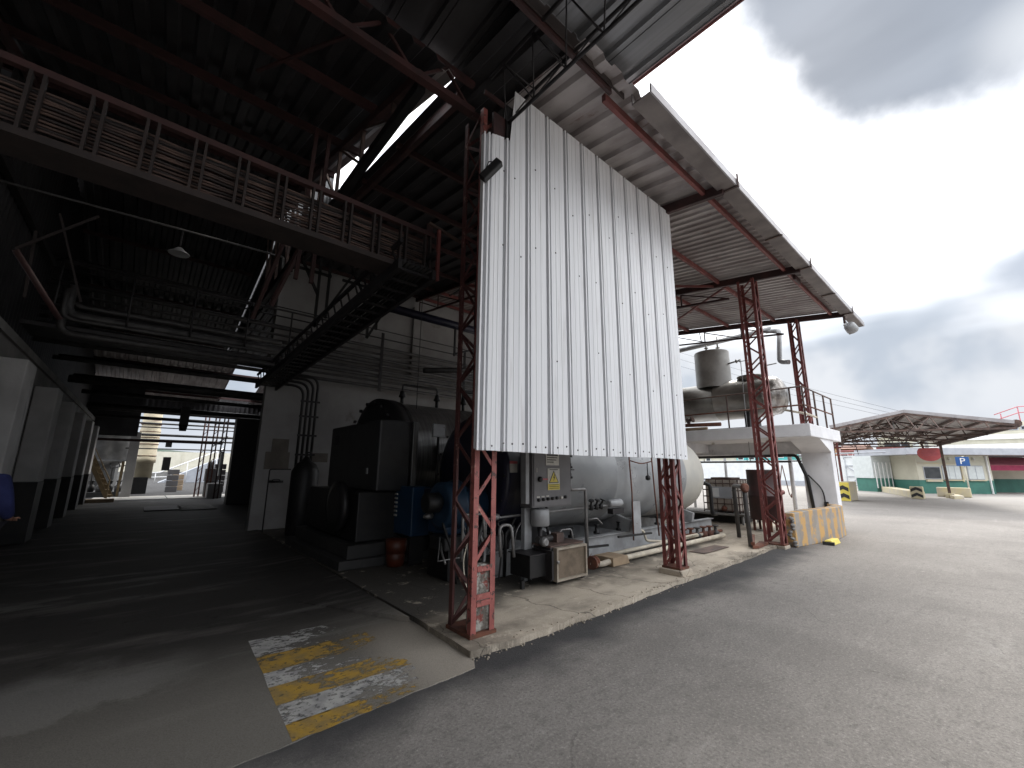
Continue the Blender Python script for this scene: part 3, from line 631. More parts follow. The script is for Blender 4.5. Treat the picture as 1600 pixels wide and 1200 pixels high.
MB().corr((-9.2, -16, .5), (0, 0, 8.0), (0, 1, 0), 24.6, SIN, .25, (1, 0, 0)).build('sheet', 'rack', nb, solid=.004); pbox('base_course', 'oldconc', nb, (-9.5, -16, 0), (-9.1, 8.6, .5)); MB().corr((-9.2, 8.6, .5), (0, 0, 8.0), (1, 0, 0), 6.9, SIN, .25, (0, -1, 0)).build('sheet', 'rack', nb, solid=.004)
# ------------------------------------------------------------------ PILLARED WALL left
pw = thing('pillared_wall', 'grimy concrete wall with a row of pale pillars and a black dado on the left', 'wall', (-1.9, 16, 0))
pbox('wall_face', 'oldconc', pw, (-2.4, 8.6, 1.28), (-2.0, 28, 3.7)); pbox('dado', 'dado', pw, (-2.4, 8.6, 0), (-1.993, 28, 1.28))
for i, y in enumerate((7.0, 10.2, 13.6, 16.4, 19.4, 22.6, 25.4)):
    pbox('pillar', 'pillarconc', pw, (-1.99, y, 1.25), (-1.62, y + .75, 3.30), bevel=.02)
    pbox('pillar_dado', 'dado', pw, (-1.985, y - .003, 0), (-1.615, y + .753, 1.249))
pbox('ledge', 'oldconc', pw, (-2.4, 8.6, 3.7), (-1.95, 28, 3.85))

# ------------------------------------------------------------------ WHITE BACK WALL
bw = thing('boiler_house_wall', 'dingy white wall behind the boilers, carrying the pipe runs', 'wall', (7.5, 12.6, 0))
pbox('wall_face', 'shedwall', bw, (2.24, 12.62, 0), (13.2, 12.9, 7.53)); pbox('pier', 'shedwall', bw, (6.4, 12.5, 4.6), (6.75, 12.62, 7.1)); pbox('pier', 'shedwall', bw, (2.24, 12.5, 4.2), (2.5, 12.62, 7.2))
for a, b, c_, d in ((2.42, 3.0, 1.55, 2.0), (2.55, 2.95, 2.0, 2.35), (3.55, 4.0, 1.75, 2.0)):
    pbox('notice', 'notice', bw, (a, 12.605, c_), (b, 12.619, d))

# wall pipes ------------------------------------------------------------
zs = [4.05, 4.22, 4.38, 4.55, 4.72, 4.90, 5.08, 5.28, 5.60, 5.86]
rs = [.05, .035, .06, .045, .06, .05, .035, .05, .02, .015]
desc = ['lowest', 'second from the bottom', 'third from the bottom', 'fourth from the bottom', 'fifth from the bottom', 'fifth from the top', 'fourth from the top', 'third from the top', 'thin second from the top', 'thin topmost']
for z, r, dd in zip(zs, rs, desc):
    o = ptube('wall_pipe', 'pipedark' if r > .03 else 'darksteel', None, [(-1.95, 12.15, z), (2.3, 12.16, z), (13, 12.2, z)], r, 10)
    tag(o, 'dusty pipe along the white back wall, ' + dd + ' of the stack', 'pipe', 'horizontal pipes along the back wall')
for i, x in enumerate((5.1, 8.2, 11)):
    o = pbox('pipe_bracket', 'darksteel', None, (x, 12.05 - .0, 3.9), (x + .09, 12.07, 5.75)); tag(o, ('left', 'middle', 'right')[i] + ' upright bracket holding the stack of wall pipes', 'bracket', 'pipe brackets')
# bent riser bundle
rb = thing('riser_bundle', 'bundle of black riser pipes bending down the white wall', 'pipes', (3.1, 12, 0))
for i in range(4):
    x = 3.0 + i * .115
    pts = bend([(2.35, 11.9 - .0, 3.72 + i * .1), (x, 11.9, 3.72 + i * .1), (x + .0, 11.9, .5)], .3, 6)
    ptube('riser', 'black', rb, pts, .035, 8)
for z in (.9, 1.4, 1.9, 2.4, 2.9, 3.3): pbox('clamp', 'darksteel', rb, (2.94, 11.84, z), (3.42, 11.86, z + .05))
tk = thing('gas_cylinder', 'tall black pressure cylinder standing against the white wall', 'cylinder', (2.95, 10.9, 0))
MB().lathe((2.95, 10.8, .06), (0, 0, 1), [(0, .27), (.05, .30), (1.45, .30), (1.62, .22), (1.70, .10), (1.78, .06)], 20).build('shell', 'black', tk)
ptube('valve', 'black', tk, [(2.95, 10.8, 1.8), (2.95, 10.8, 1.95), (3.05, 10.8, 1.95)], .025)
vs_ = thing('valve_stand', 'thin valve pipe standing before the white wall corner', 'valve', (2.5, 11.8, 0))
ptube('pipe', 'darksteel', vs_, bend([(2.42, 11.9, 0), (2.42, 11.9, 1.55), (2.9, 11.9, 1.55)], .05), .015)
ptube('handwheel', 'black', vs_, [(2.58 + .09 * math.cos(a), 11.85, 1.28 + .0 + .09 * math.sin(a) * .3) for a in [k * math.pi / 6 for k in range(13)]], .012, 6); ptube('stem', 'black', vs_, [(2.42, 11.9, 1.25), (2.75, 11.9, 1.25)], .03)

# ------------------------------------------------------------------ CABLE TRAYS
gx = thing('cable_rack', 'long rusty ladder rack packed with cables, running left overhead', 'cable rack', (-1.5, 4.5, 4.0))
GY = 4.50
pbar('top_rail', 'brownsteel', gx, (-6, GY, 4.64), (2.55, GY, 4.86), .05, .06) if False else None
pbox('top_rail', 'rackred', gx, (-6, GY - .03, 4.60), (2.52, GY + .03, 4.66))
pbox('bottom_rail', 'rack', gx, (-6, GY - .04, 4.02), (2.56, GY + .04, 4.08)); pbox('bottom_flange', 'rack', gx, (-6, GY + .041, 4.02), (2.60, GY + .34, 4.05))
pbox('back_rail', 'darksteel', gx, (-6, GY + .30, 4.60), (2.50, GY + .35, 4.66))
k = 0; x = -5.9
while x < 2.5:
    for s_ in (0, .075): pbox('post', 'rack', gx, (x + s_, GY - .034, 4.081), (x + s_ + .022, GY + .02, 4.599))
    x += .345
for i in range(14):
    z = 4.10 + i * .031; pts = []
    for j in range(34):
        xx = -6 + j * .255
        pts.append((min(xx, 2.42), GY + .05 + random.uniform(-.012, .012), z + random.uniform(-.007, .007)))
    ptube('cable', 'brownsteel' if i % 3 else 'rack', gx, pts, .011, 6)
for s_ in range(3): pbar('hanger', 'rackred', gx, (2.44 + s_ * .04, GY + .1, 4.0), (2.48 + s_ * .03, GY + .1, 4.85), .02, .03)
gx2 = thing('end_post', 'pinkish post at the end of the cable rack', 'post', (2.58, 4.35, 4.0)); pbox('post', 'redpaint', gx2, (2.53, 4.4, 3.98), (2.57, 4.44, 4.70)); pbar('cap', 'brownsteel', gx2, (2.40, 4.42, 4.74), (2.9, 4.42, 4.66), .04, .03)

gy = thing('cable_ladder', 'broad dark cable ladder sloping away from the column to the white wall corner', 'cable rack', (2.2, 8, 3.9))
for xx in (1.98, 2.44): pbar('side_rail', 'darksteel', gy, (xx, 4.3, 3.98), (xx, 12.45, 3.68), .05, .13)
for xx in (1.98, 2.44): pbar('side_rail', 'darksteel', gy, (xx, 4.3, 4.28), (xx, 12.45, 3.98), .04, .05)
for i in range(27):
    y = 4.4 + i * .3; z = 3.97 - (y - 4.3) * .0368
    pbar('rung', 'darksteel', gy, (1.98, y, z), (2.44, y, z), .04, .03)
    for xx in (1.98, 2.44): pbar('lacing_bar', 'darksteel', gy, (xx, y, z + .06), (xx, y + .15, z + .28), .02, .02); 
for i in range(7):
    ptube('cable', 'black', gy, [(2.04 + i * .058, 4.3 + j * .68, 4.03 - j * .68 * .0368 + random.uniform(-.01, .01)) for j in range(13)], .024, 6)
# supports for the rack
hp = thing('hanger_frame', 'red lattice hanger carrying the middle of the cable rack', 'hanger', (1.3, 6.2, 4.2))
for (a, b) in (((1.25, 6.0, 4.15), (1.30, 6.0, 6.6)), ((1.45, 6.0, 4.15), (1.48, 6.0, 6.6)), ((1.10, 6.6, 3.9), (1.35, 6.2, 4.9)), ((1.0, 7.4, 3.9), (1.25, 6.6, 5.4))):
    pbar('strut', 'rackred', hp, a, b, .05, .05)
# triangular brackets near the white wall
for (xx, yy, nm) in ((2.9, 11.2, 'left'), (4.3, 11.2, 'middle')):
    bt = thing('pipe_hanger', 'dark triangular pipe hanger in front of the upper white wall, the ' + nm + ' one', 'hanger', (xx, yy, 5), 'triangular pipe hangers')
    zt = roofz(yy)
    for (a, b) in (((xx, yy, 5.2), (xx, yy, zt)), ((xx, yy, 5.2), (xx + .9, yy, zt - .2)), ((xx - .8, yy, zt - .5), (xx + .3, yy, zt - .5)), ((xx + .25, yy, 5.5), (xx + .25, yy, zt)), ((xx, yy, 6.1), (xx - .6, yy, zt))):
        pbar('strut', 'black', bt, a, b, .06, .06)
du = tag(ptube('duct', 'navy', None, [(3.6, 8.5, 5.15), (7.6, 8.5, 5.15)], .10, 14), 'thick dark pipe slung under the lean-to roof above the boilers', 'pipe')
dh = thing('pipe_hanger', 'dark drop hanger with a crosspiece below the thick overhead pipe', 'hanger', (5.2, 8.5, 4.5))
for (a, b) in (((5.5, 8.5, 5.05), (5.5, 8.5, 4.35)), ((5.48, 8.5, 4.4), (6.4, 8.5, 4.75)), ((5.65, 8.5, 5.2), (5.62, 8.5, 6.8)), ((6.1, 8.5, 5.25), (6.1, 8.5, 6.8)), ((5.3, 8.5, 5.9), (6.1, 8.5, 6.6))): pbar('strut', 'black', dh, a, b, .04, .04)
ar = tag(ptube('steam_pipe', 'pipedark', None, [(4.9, 8.9, 3.95), (7.2, 8.9, 4.35)], .07, 10), 'short inclined pipe above the top of the dark boiler', 'pipe')
wr = tag(ptube('pendant_cable', 'black', None, [(3.95, 7.4, 6.6), (3.95, 7.4, 2.75)], .008, 5), 'thin cable hanging down to the small grey box on the boiler', 'cable')
# catwalk at left
cw = thing('catwalk', 'dark pipe bridge with handrails crossing high between the pillared wall and the white wall', 'walkway', (0, 11.3, 4))
for z in (4.95, 5.35): ptube('handrail', 'darksteel' if z > 5 else 'darksteel', cw, [(-1.7, 10.9, z), (3.2, 10.9, z)], .022, 6)
for x in (-1.6, -.6, .4, 1.4, 2.3): ptube('baluster', 'darksteel', cw, [(x, 10.9, 4.2), (x, 10.9, 5.35)], .02, 6)
pbox('deck', 'darksteel', cw, (-1.95, 10.9, 4.05), (2.2, 11.9, 4.12))
for (y, z, r) in ((10.8, 3.95, .06), (11.0, 4.35, .09), (11.2, 4.6, .05), (10.7, 4.2, .035)):
    ptube('pipe', 'pipedark', cw, bend([(-1.45, y, z + .5), (-1.45, y, z), (2.2, y, z)], .2), r, 10)
# long dark pipes inside above the corridor
for i, (y, z) in enumerate(((14.5, 4.15), (15.2, 4.3), (17.5, 4.1), (18.3, 4.35), (21, 4.2), (23.5, 4.0), (25.5, 4.05), (27, 3.9))):
    tag(ptube('cross_pipe', 'darksteel' if i % 2 else 'pipedark', None, [(-1.95, y, z), (4.5, y, z)], .05 + .03 * (i % 3), 8), ('dark pipe crossing above the passage, number %s from the near end' % ('one', 'two', 'three', 'four', 'five', 'six', 'seven', 'eight')[i]), 'pipe', 'pipes crossing above the passage')
cd = tag(ptube('ceiling_conduit', 'pipedark', None, [(-3.2, 7, 4.72), (1.25, 7, 4.88)], .016, 6), 'thin pale conduit slanting through the dark below the cable rack', 'conduit')
pl = thing('pendant_lamp', 'unlit pendant lamp hanging from the thin conduit', 'lamp', (0, 7, 4.5))
ptube('stem', 'darksteel', pl, [(-.01, 7, 4.84), (-.01, 7, 4.56)], .01); MB().lathe((-.01, 7, 4.47), (0, 0, 1), [(0, .12), (.01, .12), (.05, .07), (.09, .03)], 16).build('shade', 'olddoor', pl)
tag(ptube('downpipe', 'redpaint', None, [(-1.25, 6.5, 4.35), (-.95, 8.2, 3.2)], .035), 'slanting rusty red pipe at the far left edge', 'pipe') if False else None
dp = tag(ptube('slanting_pipe', 'rackred', None, [(-1.62, 8.0, 4.35), (-1.15, 8.4, 3.62)], .035), 'slanting red pipe at the left edge below the cable rack', 'pipe')
for i, (a, b) in enumerate((((-1.6, 8.6, 4.9), (-1.55, 8.6, 3.9)), ((-1.7, 8.4, 4.5), (-1.0, 8.4, 5.3)), ((-1.55, 9.4, 5.6), (-1.1, 9.4, 4.2)))):
    tag(pbar('brace', 'rack', None, a, b, .03, .03), ('thin upright', 'rising slanted', 'falling slanted')[i] + ' steel brace in the dark at the left edge', 'brace', 'left edge braces')

# ------------------------------------------------------------------ BOILER far (clad) 
b1 = thing('clad_boiler', 'dark boiler with brushed metal cladding and square front housing near the white wall', 'boiler', (5.5, 7.95, .06))
cy, cz, r = 7.95, 1.78, 1.12
MB().lathe((3.62, cy, cz), (1, 0, 0), [(0, r), (.05, r + .03), (.09, r + .03), (.1, r), (2.2, r), (2.21, r + .01), (2.25, r + .01), (2.26, r), (5.2, r)], 48).build('shell', 'cladding', b1)
MB().lathe((3.3, cy, cz), (1, 0, 0), [(0, r - .12), (.04, r + .05), (.31, r + .05)], 48).build('smoke_box', 'black', b1)
pbox('front_housing', 'charcoal', b1, (2.96, 6.78, 1.22), (3.55, 9.2, 2.42), bevel=.03)
pbox('housing_edge', 'cladding', b1, (3.555, 6.72, 1.22), (3.66, 6.80, 2.42), bevel=.01)
pbox('lower_front', 'black', b1, (2.75, 6.95, .42), (3.6, 9.6, 1.21), bevel=.02); pbox('vent', 'black', b1, (2.955, 8.7, 2.05), (2.965, 8.95, 2.25)); pbox('door_handle', 'olddoor', b1, (2.94, 7.15, 1.5), (2.957, 7.2, 1.6))
pbox('plinth', 'dado', b1, (2.45, 6.75, .066), (8.8, 9.9, .20), bevel=.01); pbox('plinth', 'dado', b1, (2.6, 6.85, .2), (8.8, 9.8, .40), bevel=.01)
for (x, y) in ((3.9, 7.95), (4.7, 7.9), (5.4, 7.9), (6.2, 7.9)):
    ptube('nozzle', 'black', b1, [(x, y, cz + r - .02), (x, y, cz + r + .18)], .035); MB().lathe((x, y, cz + r + .15), (0, 0, 1), [(0, .02), (.0, .07), (.03, .07), (.07, .05), (.12, .05), (.14, .02)], 10).build('valve', 'black', b1)
ptube('top_pipe', 'black', b1, bend([(3.9, 7.95, cz + r + .3), (3.9, 7.95, cz + r + .42), (4.7, 7.9, cz + r + .42), (4.7, 7.9, cz + r + .2)], .06), .02)
ptube('top_pipe', 'black', b1, bend([(5.4, 7.9, cz + r + .25), (5.4, 7.9, cz + r + .45), (6.2, 7.9, cz + r + .5), (6.2, 7.9, cz + r + .2)], .06), .04)
for (x, y, z) in ((5.15, 7.05, 2.45), (4.75, 6.85, 2.12)):
    MB().lathe((x, y, z), (0, -1, .5), [(0, .10), (.06, .11), (.07, .06), (.12, .05)], 12).build('hand_hole', 'black', b1)
pbox('junction_box', 'olddoor', b1, (4.0, 6.80, 2.18), (4.26, 6.86, 2.42), bevel=.01); ptube('box_conduit', 'black', b1, [(4.13, 6.83, 2.18), (4.13, 6.83, .7)], .025)
MB().lathe((4.42, 6.8, 1.88), (0, -1, 0), [(0, .055), (.03, .055)], 14).build('gauge', 'black', b1); ptube('gauge_tube', 'black', b1, bend([(4.42, 6.8, 1.84), (4.42, 6.8, 1.62), (4.18, 6.8, 1.6)], .03), .01)
ptube('slant_rod', 'greysteel', b1, bend([(5.4, 7.0, 2.95), (5.75, 6.7, 2.45), (5.75, 6.7, 1.2)], .1), .012)
MB().lathe((2.7, 7.6, .95), (-1, 0, 0), [(0, .42), (.1, .42), (.12, .3)], 24).build('blower', 'black', b1)

cb = thing('control_cabinet', 'blue upright cabinet with a column of pale switches between the boilers', 'cabinet', (3.45, 6.75, .5))
pbox('cabinet_body', 'blue', cb, (3.40, 6.35, .52), (3.75, 7.0, 1.30), bevel=.02)
for i in range(6): pbox('switch', 'plate', cb, (3.385, 6.86, .80 + i * .07), (3.40, 6.95, .83 + i * .07))
for y in (6.45, 6.9): pbox('leg', 'black', cb, (3.45, y, .066), (3.7, y + .05, .52))
pbox('side_box', 'navy', cb, (3.6, 5.98, .9), (3.95, 6.34, 1.28), bevel=.02)
ob_ = thing('bucket', 'orange bucket standing below the blue cabinet', 'bucket', (3.5, 6.75, .06))
MB().lathe((3.30, 6.62, .066), (0, 0, 1), [(0, .14), (.18, .155), (.185, .15), (.2, .15), (.205, .16), (.40, .17), (.40, .155), (.2, .15)], 18).build('bucket_body', 'orange', ob_)
ptube('bucket_handle', 'black', ob_, [(3.30, 6.62 + .17 * math.cos(a), .43 + .1 * math.sin(a)) for a in [k * math.pi / 8 for k in range(9)]], .006, 5)

# ------------------------------------------------------------------ BOILER near (grey)
b3 = thing('grey_boiler', 'large grey horizontal boiler drum with a yellowed far end behind the white panel', 'boiler', (7, 5.75, .06))
cy, cz, r = 5.75, 1.50, .95
MB().lathe((4.97, cy, cz), (1, 0, 0), [(0, r), (1.9, r), (1.905, r + .006), (1.94, r + .006), (1.945, r), (3.6, r), (3.605, r + .006), (3.64, r + .006), (3.645, r), (4.65, r)], 64, cap=False).build('shell', 'boilergrey', b3)
MB().lathe((9.62, cy, cz), (1, 0, 0), [(0, r), (.75, r), (.95, r * .97), (1.12, r * .88), (1.25, r * .72), (1.34, r * .5), (1.39, r * .25), (1.40, 0)], 64, cap=False).build('dished_end', 'boilercream', b3)
MB().lathe((4.1, cy, cz), (1, 0, 0), [(0, r - .1), (.02, r + .0), (.10, r + .0), (.11, r - .02), (.60, r - .02), (.62, r + .04), (.72, r + .04), (.73, r + .01), (.86, r + .01), (.87, 0)], 64).build('front_box', 'navy', b3)
for k in range(16):
    a = 2 * math.pi * k / 16; MB().lathe((4.08, cy + (r - .02) * math.cos(a), cz + (r - .02) * math.sin(a)), (-1, 0, 0), [(0, .022), (.03, .02)], 6).build('bolt', 'darksteel', b3)
pl_ = pbox('name_plate', 'plate', b3, (4.16, 4.792, 1.55), (4.30, 4.81, 1.68)); pbox('name_plate_header', 'signred', b3, (4.16, 4.79, 1.68), (4.30, 4.808, 1.72))
for x in (5.0, 7.35, 9.9):
    MB().prism([(x, 4.86, .62), (x, 4.90, .42), (x, 6.6, .42), (x, 6.64, .62), (x, 6.3, .72), (x, 5.75, .545), (x, 5.2, .72)], (.10, 0, 0)).build('saddle', 'olddoor', b3)
pbox('saddle_plate', 'olddoor', b3, (7.30, 4.76, .40), (7.55, 4.80, 1.0))
for y in (5.02, 6.4):
    pbox('skid_beam', 'olddoor', b3, (4.0, y, .09), (11.2, y + .02, .40)); pbox('skid_flange', 'olddoor', b3, (4.0, y - .06, .40), (11.2, y + .08, .415)); pbox('skid_flange', 'olddoor', b3, (4.0, y - .06, .07), (11.2, y + .08, .088))
for (y, z) in ((5.45, 1.95), (5.3, 1.25), (5.9, .85)):
    MB().lathe((10.95, y, z), (1, -.3, 0), [(0, .10), (.10, .10), (.12, .16), (.18, .16), (.2, .06), (.26, .05)], 12).build('end_fitting', 'black', b3)
ptube('end_pipe', 'black', b3, bend([(11.1, 5.2, 1.3), (11.25, 5.0, 1.25), (11.25, 5.0, .5), (11.5, 5.0, .5)], .08), .05)
# burner
BU = 1
bu = thing('burner', 'pale blue burner fan housing bolted to the front of the grey boiler', 'burner', (3.4, 5.6, .6))
MB().lathe((3.0, 5.45, 1.15), (1, 0, 0), [(0, .30), (.02, .36), (.26, .36), (.28, .40), (.31, .40), (.33, .30), (.80, .28)], 32).build('fan_housing', 'paleblue', bu)
pbox('gas_duct', 'blue', bu, (3.05, 5.30, .70), (3.5, 5.85, 1.0), bevel=.04); pbox('motor_box', 'charcoal', bu, (2.95, 5.15, .50), (3.3, 5.6, .70), bevel=.02)
MB().lathe((2.72, 5.4, 1.2), (1, 0, 0), [(0, .12), (.02, .15), (.24, .15), (.28, .1)], 20).build('motor', 'black', bu); 
MB().lathe((2.98, 5.62, .98), (-1, -.3, 0), [(0, .05), (.10, .05), (.11, .03), (.16, .03)], 12).build('actuator', 'greysteel', bu)
ptube('hose', 'greysteel', bu, bend([(2.98, 5.3, .62), (2.8, 5.0, .55), (2.75, 4.8, .42)], .08), .015); ptube('lever', 'greysteel', bu, [(2.9, 5.2, .72), (2.75, 5.0, .42), (3.1, 4.9, .45)], .012)
pbox('stand', 'black', bu, (3.05, 5.2, .066), (3.5, 5.8, .50), bevel=.01)
for o_ in [x for x in bpy.data.objects if x.parent == bu]: o_.data.transform(Matrix.Translation((.34, .02, -.04)) @ Matrix.Scale(.93, 4))
# ground-level dark vessel under burner
# ------------------------------------------------------------------ CONTROL PANEL
cp = thing('electrical_cabinet', 'grey electrical control box with a yellow shock warning sign, under the white panel', 'control box', (4.55, 4.45, 1.07))
pbox('enclosure', 'boxgrey', cp, (4.14, 4.40, 1.06), (4.97, 4.66, 2.05), bevel=.008)
pbox('door', 'boxgrey', cp, (4.16, 4.385, 1.08), (4.95, 4.399, 2.03), bevel=.004)
pt = pbox('caption_plate', 'plate', cp, (4.40, 4.378, 1.66), (4.68, 4.384, 1.84))
for i, wd in enumerate((.24, .22, .20, .14)): pbox('text_line', 'ink', pt, (4.42, 4.376, 1.80 - i * .033), (4.42 + wd, 4.378, 1.812 + (.012 if i == 0 else 0) - i * .033))
wsn = pbox('warning_sign', 'plate', cp, (4.43, 4.376, 1.30), (4.69, 4.384, 1.615)); pbox('caption_field', 'yellow', wsn, (4.435, 4.3735, 1.305), (4.685, 4.376, 1.39))
def tri(cx, cz_, s_, y): return [(cx - s_, y, cz_), (cx + s_, y, cz_), (cx, y, cz_ + s_ * 1.7)]
MB().prism(tri(4.56, 1.405, .105, 4.376), (0, -.002, 0)).build('triangle_border', 'ink', wsn); MB().prism(tri(4.56, 1.415, .086, 4.374), (0, -.002, 0)).build('triangle_field', 'yellow', wsn)
MB().prism([(4.567, 4.372, 1.53), (4.545, 4.372, 1.478), (4.56, 4.372, 1.480), (4.552, 4.372, 1.432), (4.582, 4.372, 1.492), (4.566, 4.372, 1.49), (4.58, 4.372, 1.53)][::-1], (0, -.002, 0)).build('lightning_bolt', 'ink', wsn)
pbox('header_line', 'ink', wsn, (4.47, 4.3735, 1.592), (4.65, 4.376, 1.602))
for i in range(3): pbox('text_line', 'ink', wsn, (4.46, 4.371, 1.372 - i * .024), (4.66, 4.3735, 1.379 - i * .024))
MB().lathe((4.27, 4.385, 1.46), (0, -1, 0), [(0, .04), (.03, .038), (.04, .02)], 14).build('isolator_knob', 'black', cp); pbox('isolator_lever', 'signred', cp, (4.30, 4.36, 1.45), (4.42, 4.374, 1.47)); pbox('latch', 'plate', cp, (4.20, 4.376, 1.56), (4.215, 4.385, 1.62))
for i in range(7):
    x = 4.24 + i * .095; z = 1.17 + i * .004
    MB().lathe((x, 4.385, z), (0, -1, 0), [(0, .024), (.03, .022), (.035, .01)], 10).build('push_button', 'black' if i != 5 else 'plate', cp)
    if i < 3: pbox('button_tag', 'plate', cp, (x - .03, 4.38, z + .03), (x + .03, 4.385, z + .05))
for x in (4.34, 4.52): ptube('conduit', 'darksteel', cp, bend([(x, 4.5, 1.06), (x + .02, 4.5, .7), (x + .15, 4.55, .5), (x + .1, 4.6, .35)], .12), .02)
for o_ in [x for x in bpy.data.objects if x.parent == cp or (x.parent and x.parent.parent == cp)]: o_.data.transform(Matrix.Translation((.10, 0, 0)))
pst = tag(pbox('galvanised_post', 'olddoor', None, (4.13, 4.42, 1.12), (4.20, 4.52, 2.0), bevel=.004), 'pale galvanised trunking hanging just left of the control box', 'trunking')
sp = tag(pbox('stand_post', 'olddoor', None, (4.24, 4.56, .066), (4.38, 4.64, 1.05), bevel=.004), 'pale steel stand below the control box', 'stand')
# ------------------------------------------------------------------ AIR COOLER / COMPRESSOR
ac = thing('cooler_unit', 'black and brown air cooler unit with a dusty square grille on the floor', 'cooler', (4.6, 4.4, .066))
pbox('tank', 'black', ac, (3.88, 4.22, .17), (4.36, 4.62, .45), bevel=.012); pbox('tank_lid', 'darksteel', ac, (3.86, 4.20, .452), (4.38, 4.64, .465))
pbox('grille', 'grille', ac, (4.52, 4.12, .15), (5.10, 4.14, .52))
for a, b in (((4.49, 4.09, .12), (5.13, 4.16, .149)), ((4.49, 4.09, .521), (5.13, 4.16, .55)), ((4.49, 4.09, .15), (4.519, 4.16, .52)), ((5.101, 4.09, .15), (5.13, 4.16, .52))): pbox('grille_frame', 'tanframe', ac, a, b)
pbox('core', 'darksteel', ac, (4.44, 4.165, .12), (5.12, 4.5, .55), bevel=.01); pbox('side_plate', 'darksteel', ac, (4.40, 4.10, .16), (4.435, 4.45, .52)) ; pbox('cover', 'brownsteel', ac, (4.44, 4.165, .552), (5.14, 4.52, .575))
MB().lathe((4.5, 4.08, .36), (0, 0, 1), [(0, .001), (.0, .02), (.03, .025)], 6).build('tap', 'greysteel', ac); 
for x, y in ((3.95, 4.3), (4.3, 4.55), (4.5, 4.2), (5.05, 4.2), (5.05, 4.45)): pbox('foot', 'black', ac, (x, y, .066), (x + .05, y + .04, .169 if x < 4.4 else .119))
MB().lathe((4.28, 4.45, .78), (0, 0, 1), [(0, .11), (.02, .135), (.22, .135), (.24, .12)], 20).build('air_filter', 'olddoor', ac); ptube('filter_stem', 'darksteel', ac, [(4.28, 4.45, .45), (4.28, 4.45, .78)], .03)
MB().lathe((4.12, 4.3, .60), (0, -1, 0), [(0, .05), (.04, .065), (.06, .065), (.10, .04)], 16).build('pump', 'greysteel', ac); MB().lathe((4.2, 4.42, .60), (1, 0, .02), [(0, .05), (.3, .05), (.32, .07), (.5, .07), (.52, .03)], 14).build('motor', 'pipedark', ac)
pbox('terminal_box', 'brownsteel', ac, (4.72, 4.3, .576), (4.86, 4.42, .70)); ptube('return_pipe', 'greysteel', ac, bend([(4.9, 4.4, .576), (4.9, 4.4, .72), (5.12, 4.38, .72), (5.14, 4.36, .57)], .04), .014)
ptube('coolant_pipe', 'greysteel', ac, bend([(3.75, 4.5, .46), (3.72, 4.5, .86), (3.92, 4.48, .86), (3.95, 4.46, .44)], .1), .022)
ptube('coolant_pipe', 'greysteel', ac, bend([(3.3, 4.75, .42), (3.3, 4.75, 1.0), (3.6, 4.7, 1.0), (3.6, 4.66, .7)], .05), .02)
for o_ in [x for x in bpy.data.objects if x.parent == ac]:
    nm = o_.name.split('.')[0]
    dx = {'tank': .14, 'tank_lid': .14, 'air_filter': .16, 'filter_stem': .16, 'pump': .2, 'motor': .16}.get(nm, 0 if nm in ('coolant_pipe', 'foot') else -.09)
    o_.data.transform(Matrix.Translation((dx, 0, .02 if dx > 0 else 0)))
pg = thing('pressure_gauge', 'round pressure gauge with a hanging pale hose beside the nearest column', 'gauge', (3.2, 4.7, .9))
MB().lathe((3.18, 4.45, .98), (-.5, -1, 0), [(0, .05), (.03, .055), (.035, .045)], 16).build('dial', 'pipedark', pg); ptube('stem', 'black', pg, [(3.18, 4.46, .95), (3.18, 4.46, .68)], .02)
ptube('hose', 'cream', pg, bend([(3.17, 4.45, .7), (3.0, 4.3, .52), (2.9, 4.0, .12), (2.88, 3.95, .07)], .15), .008); ptube('hose', 'cream', pg, bend([(3.19, 4.45, .7), (3.24, 4.45, .6), (3.22, 4.45, .35)], .05), .008)
# ------------------------------------------------------------------ PIPEWORK in front of grey boiler
def pipe(name, pts, r, m_, label, group=None, bend_r=.06): return tag(ptube(name, m_, None, bend(pts, bend_r), r, 10), label, 'pipe', group)
vp = thing('drain_pipe', 'grey zigzag pipe with a black valve dropping right of the control box', 'pipe', (5.6, 4.6, .1))
ptube('pipe', 'greysteel', vp, bend([(5.28, 4.6, 1.45), (5.28, 4.6, 1.28), (5.66, 4.6, 1.28), (5.68, 4.6, .12)], .04), .026, 10); ptube('pipe', 'black', vp, [(5.26, 4.6, 2.2), (5.28, 4.6, 1.42)], .022)
for z in (1.50, 1.66, 1.84): MB().lathe((5.27, 4.6, z - .04), (0, 0, 1), [(0, .03), (0, .055), (.03, .055), (.04, .035), (.08, .035)], 10).build('valve', 'black', vp)
ptube('handle', 'black', vp, [(5.17, 4.52, 1.6), (5.38, 4.6, 1.6)], .012)
cr = thing('coupled_pipe', 'thin pale pipe with black valves along the front of the grey boiler', 'pipe', (5.5, 4.75, .9))
ptube('pipe', 'greysteel', cr, bend([(3.66, 4.72, .58), (3.66, 4.72, .92), (3.8, 4.72, .93), (6.9, 4.72, .98)], .05), .018, 8)
MB().lathe((6.45, 4.72, 1.0), (1, 0, .02), [(0, .05), (.03, .07), (.36, .07), (.40, .05)], 16).build('cylinder', 'olddoor', cr); pbox('cylinder_bracket', 'darksteel', cr, (6.5, 4.66, .82), (6.85, 4.78, .91))
for x in (5.95, 6.08, 6.2): MB().lathe((x, 4.72, .93), ((x - 6.08) * 2, -.3, 1), [(0, .03), (0, .045), (.05, .05), (.09, .02), (.15, .015), (.15, .05), (.17, .05)], 8).build('valve', 'black', cr)
MB().lathe((3.72, 4.66, .95), (1, 0, 0), [(0, .03), (.03, .045), (.10, .045), (.12, .03)], 10).build('coupling', 'greysteel', cr)
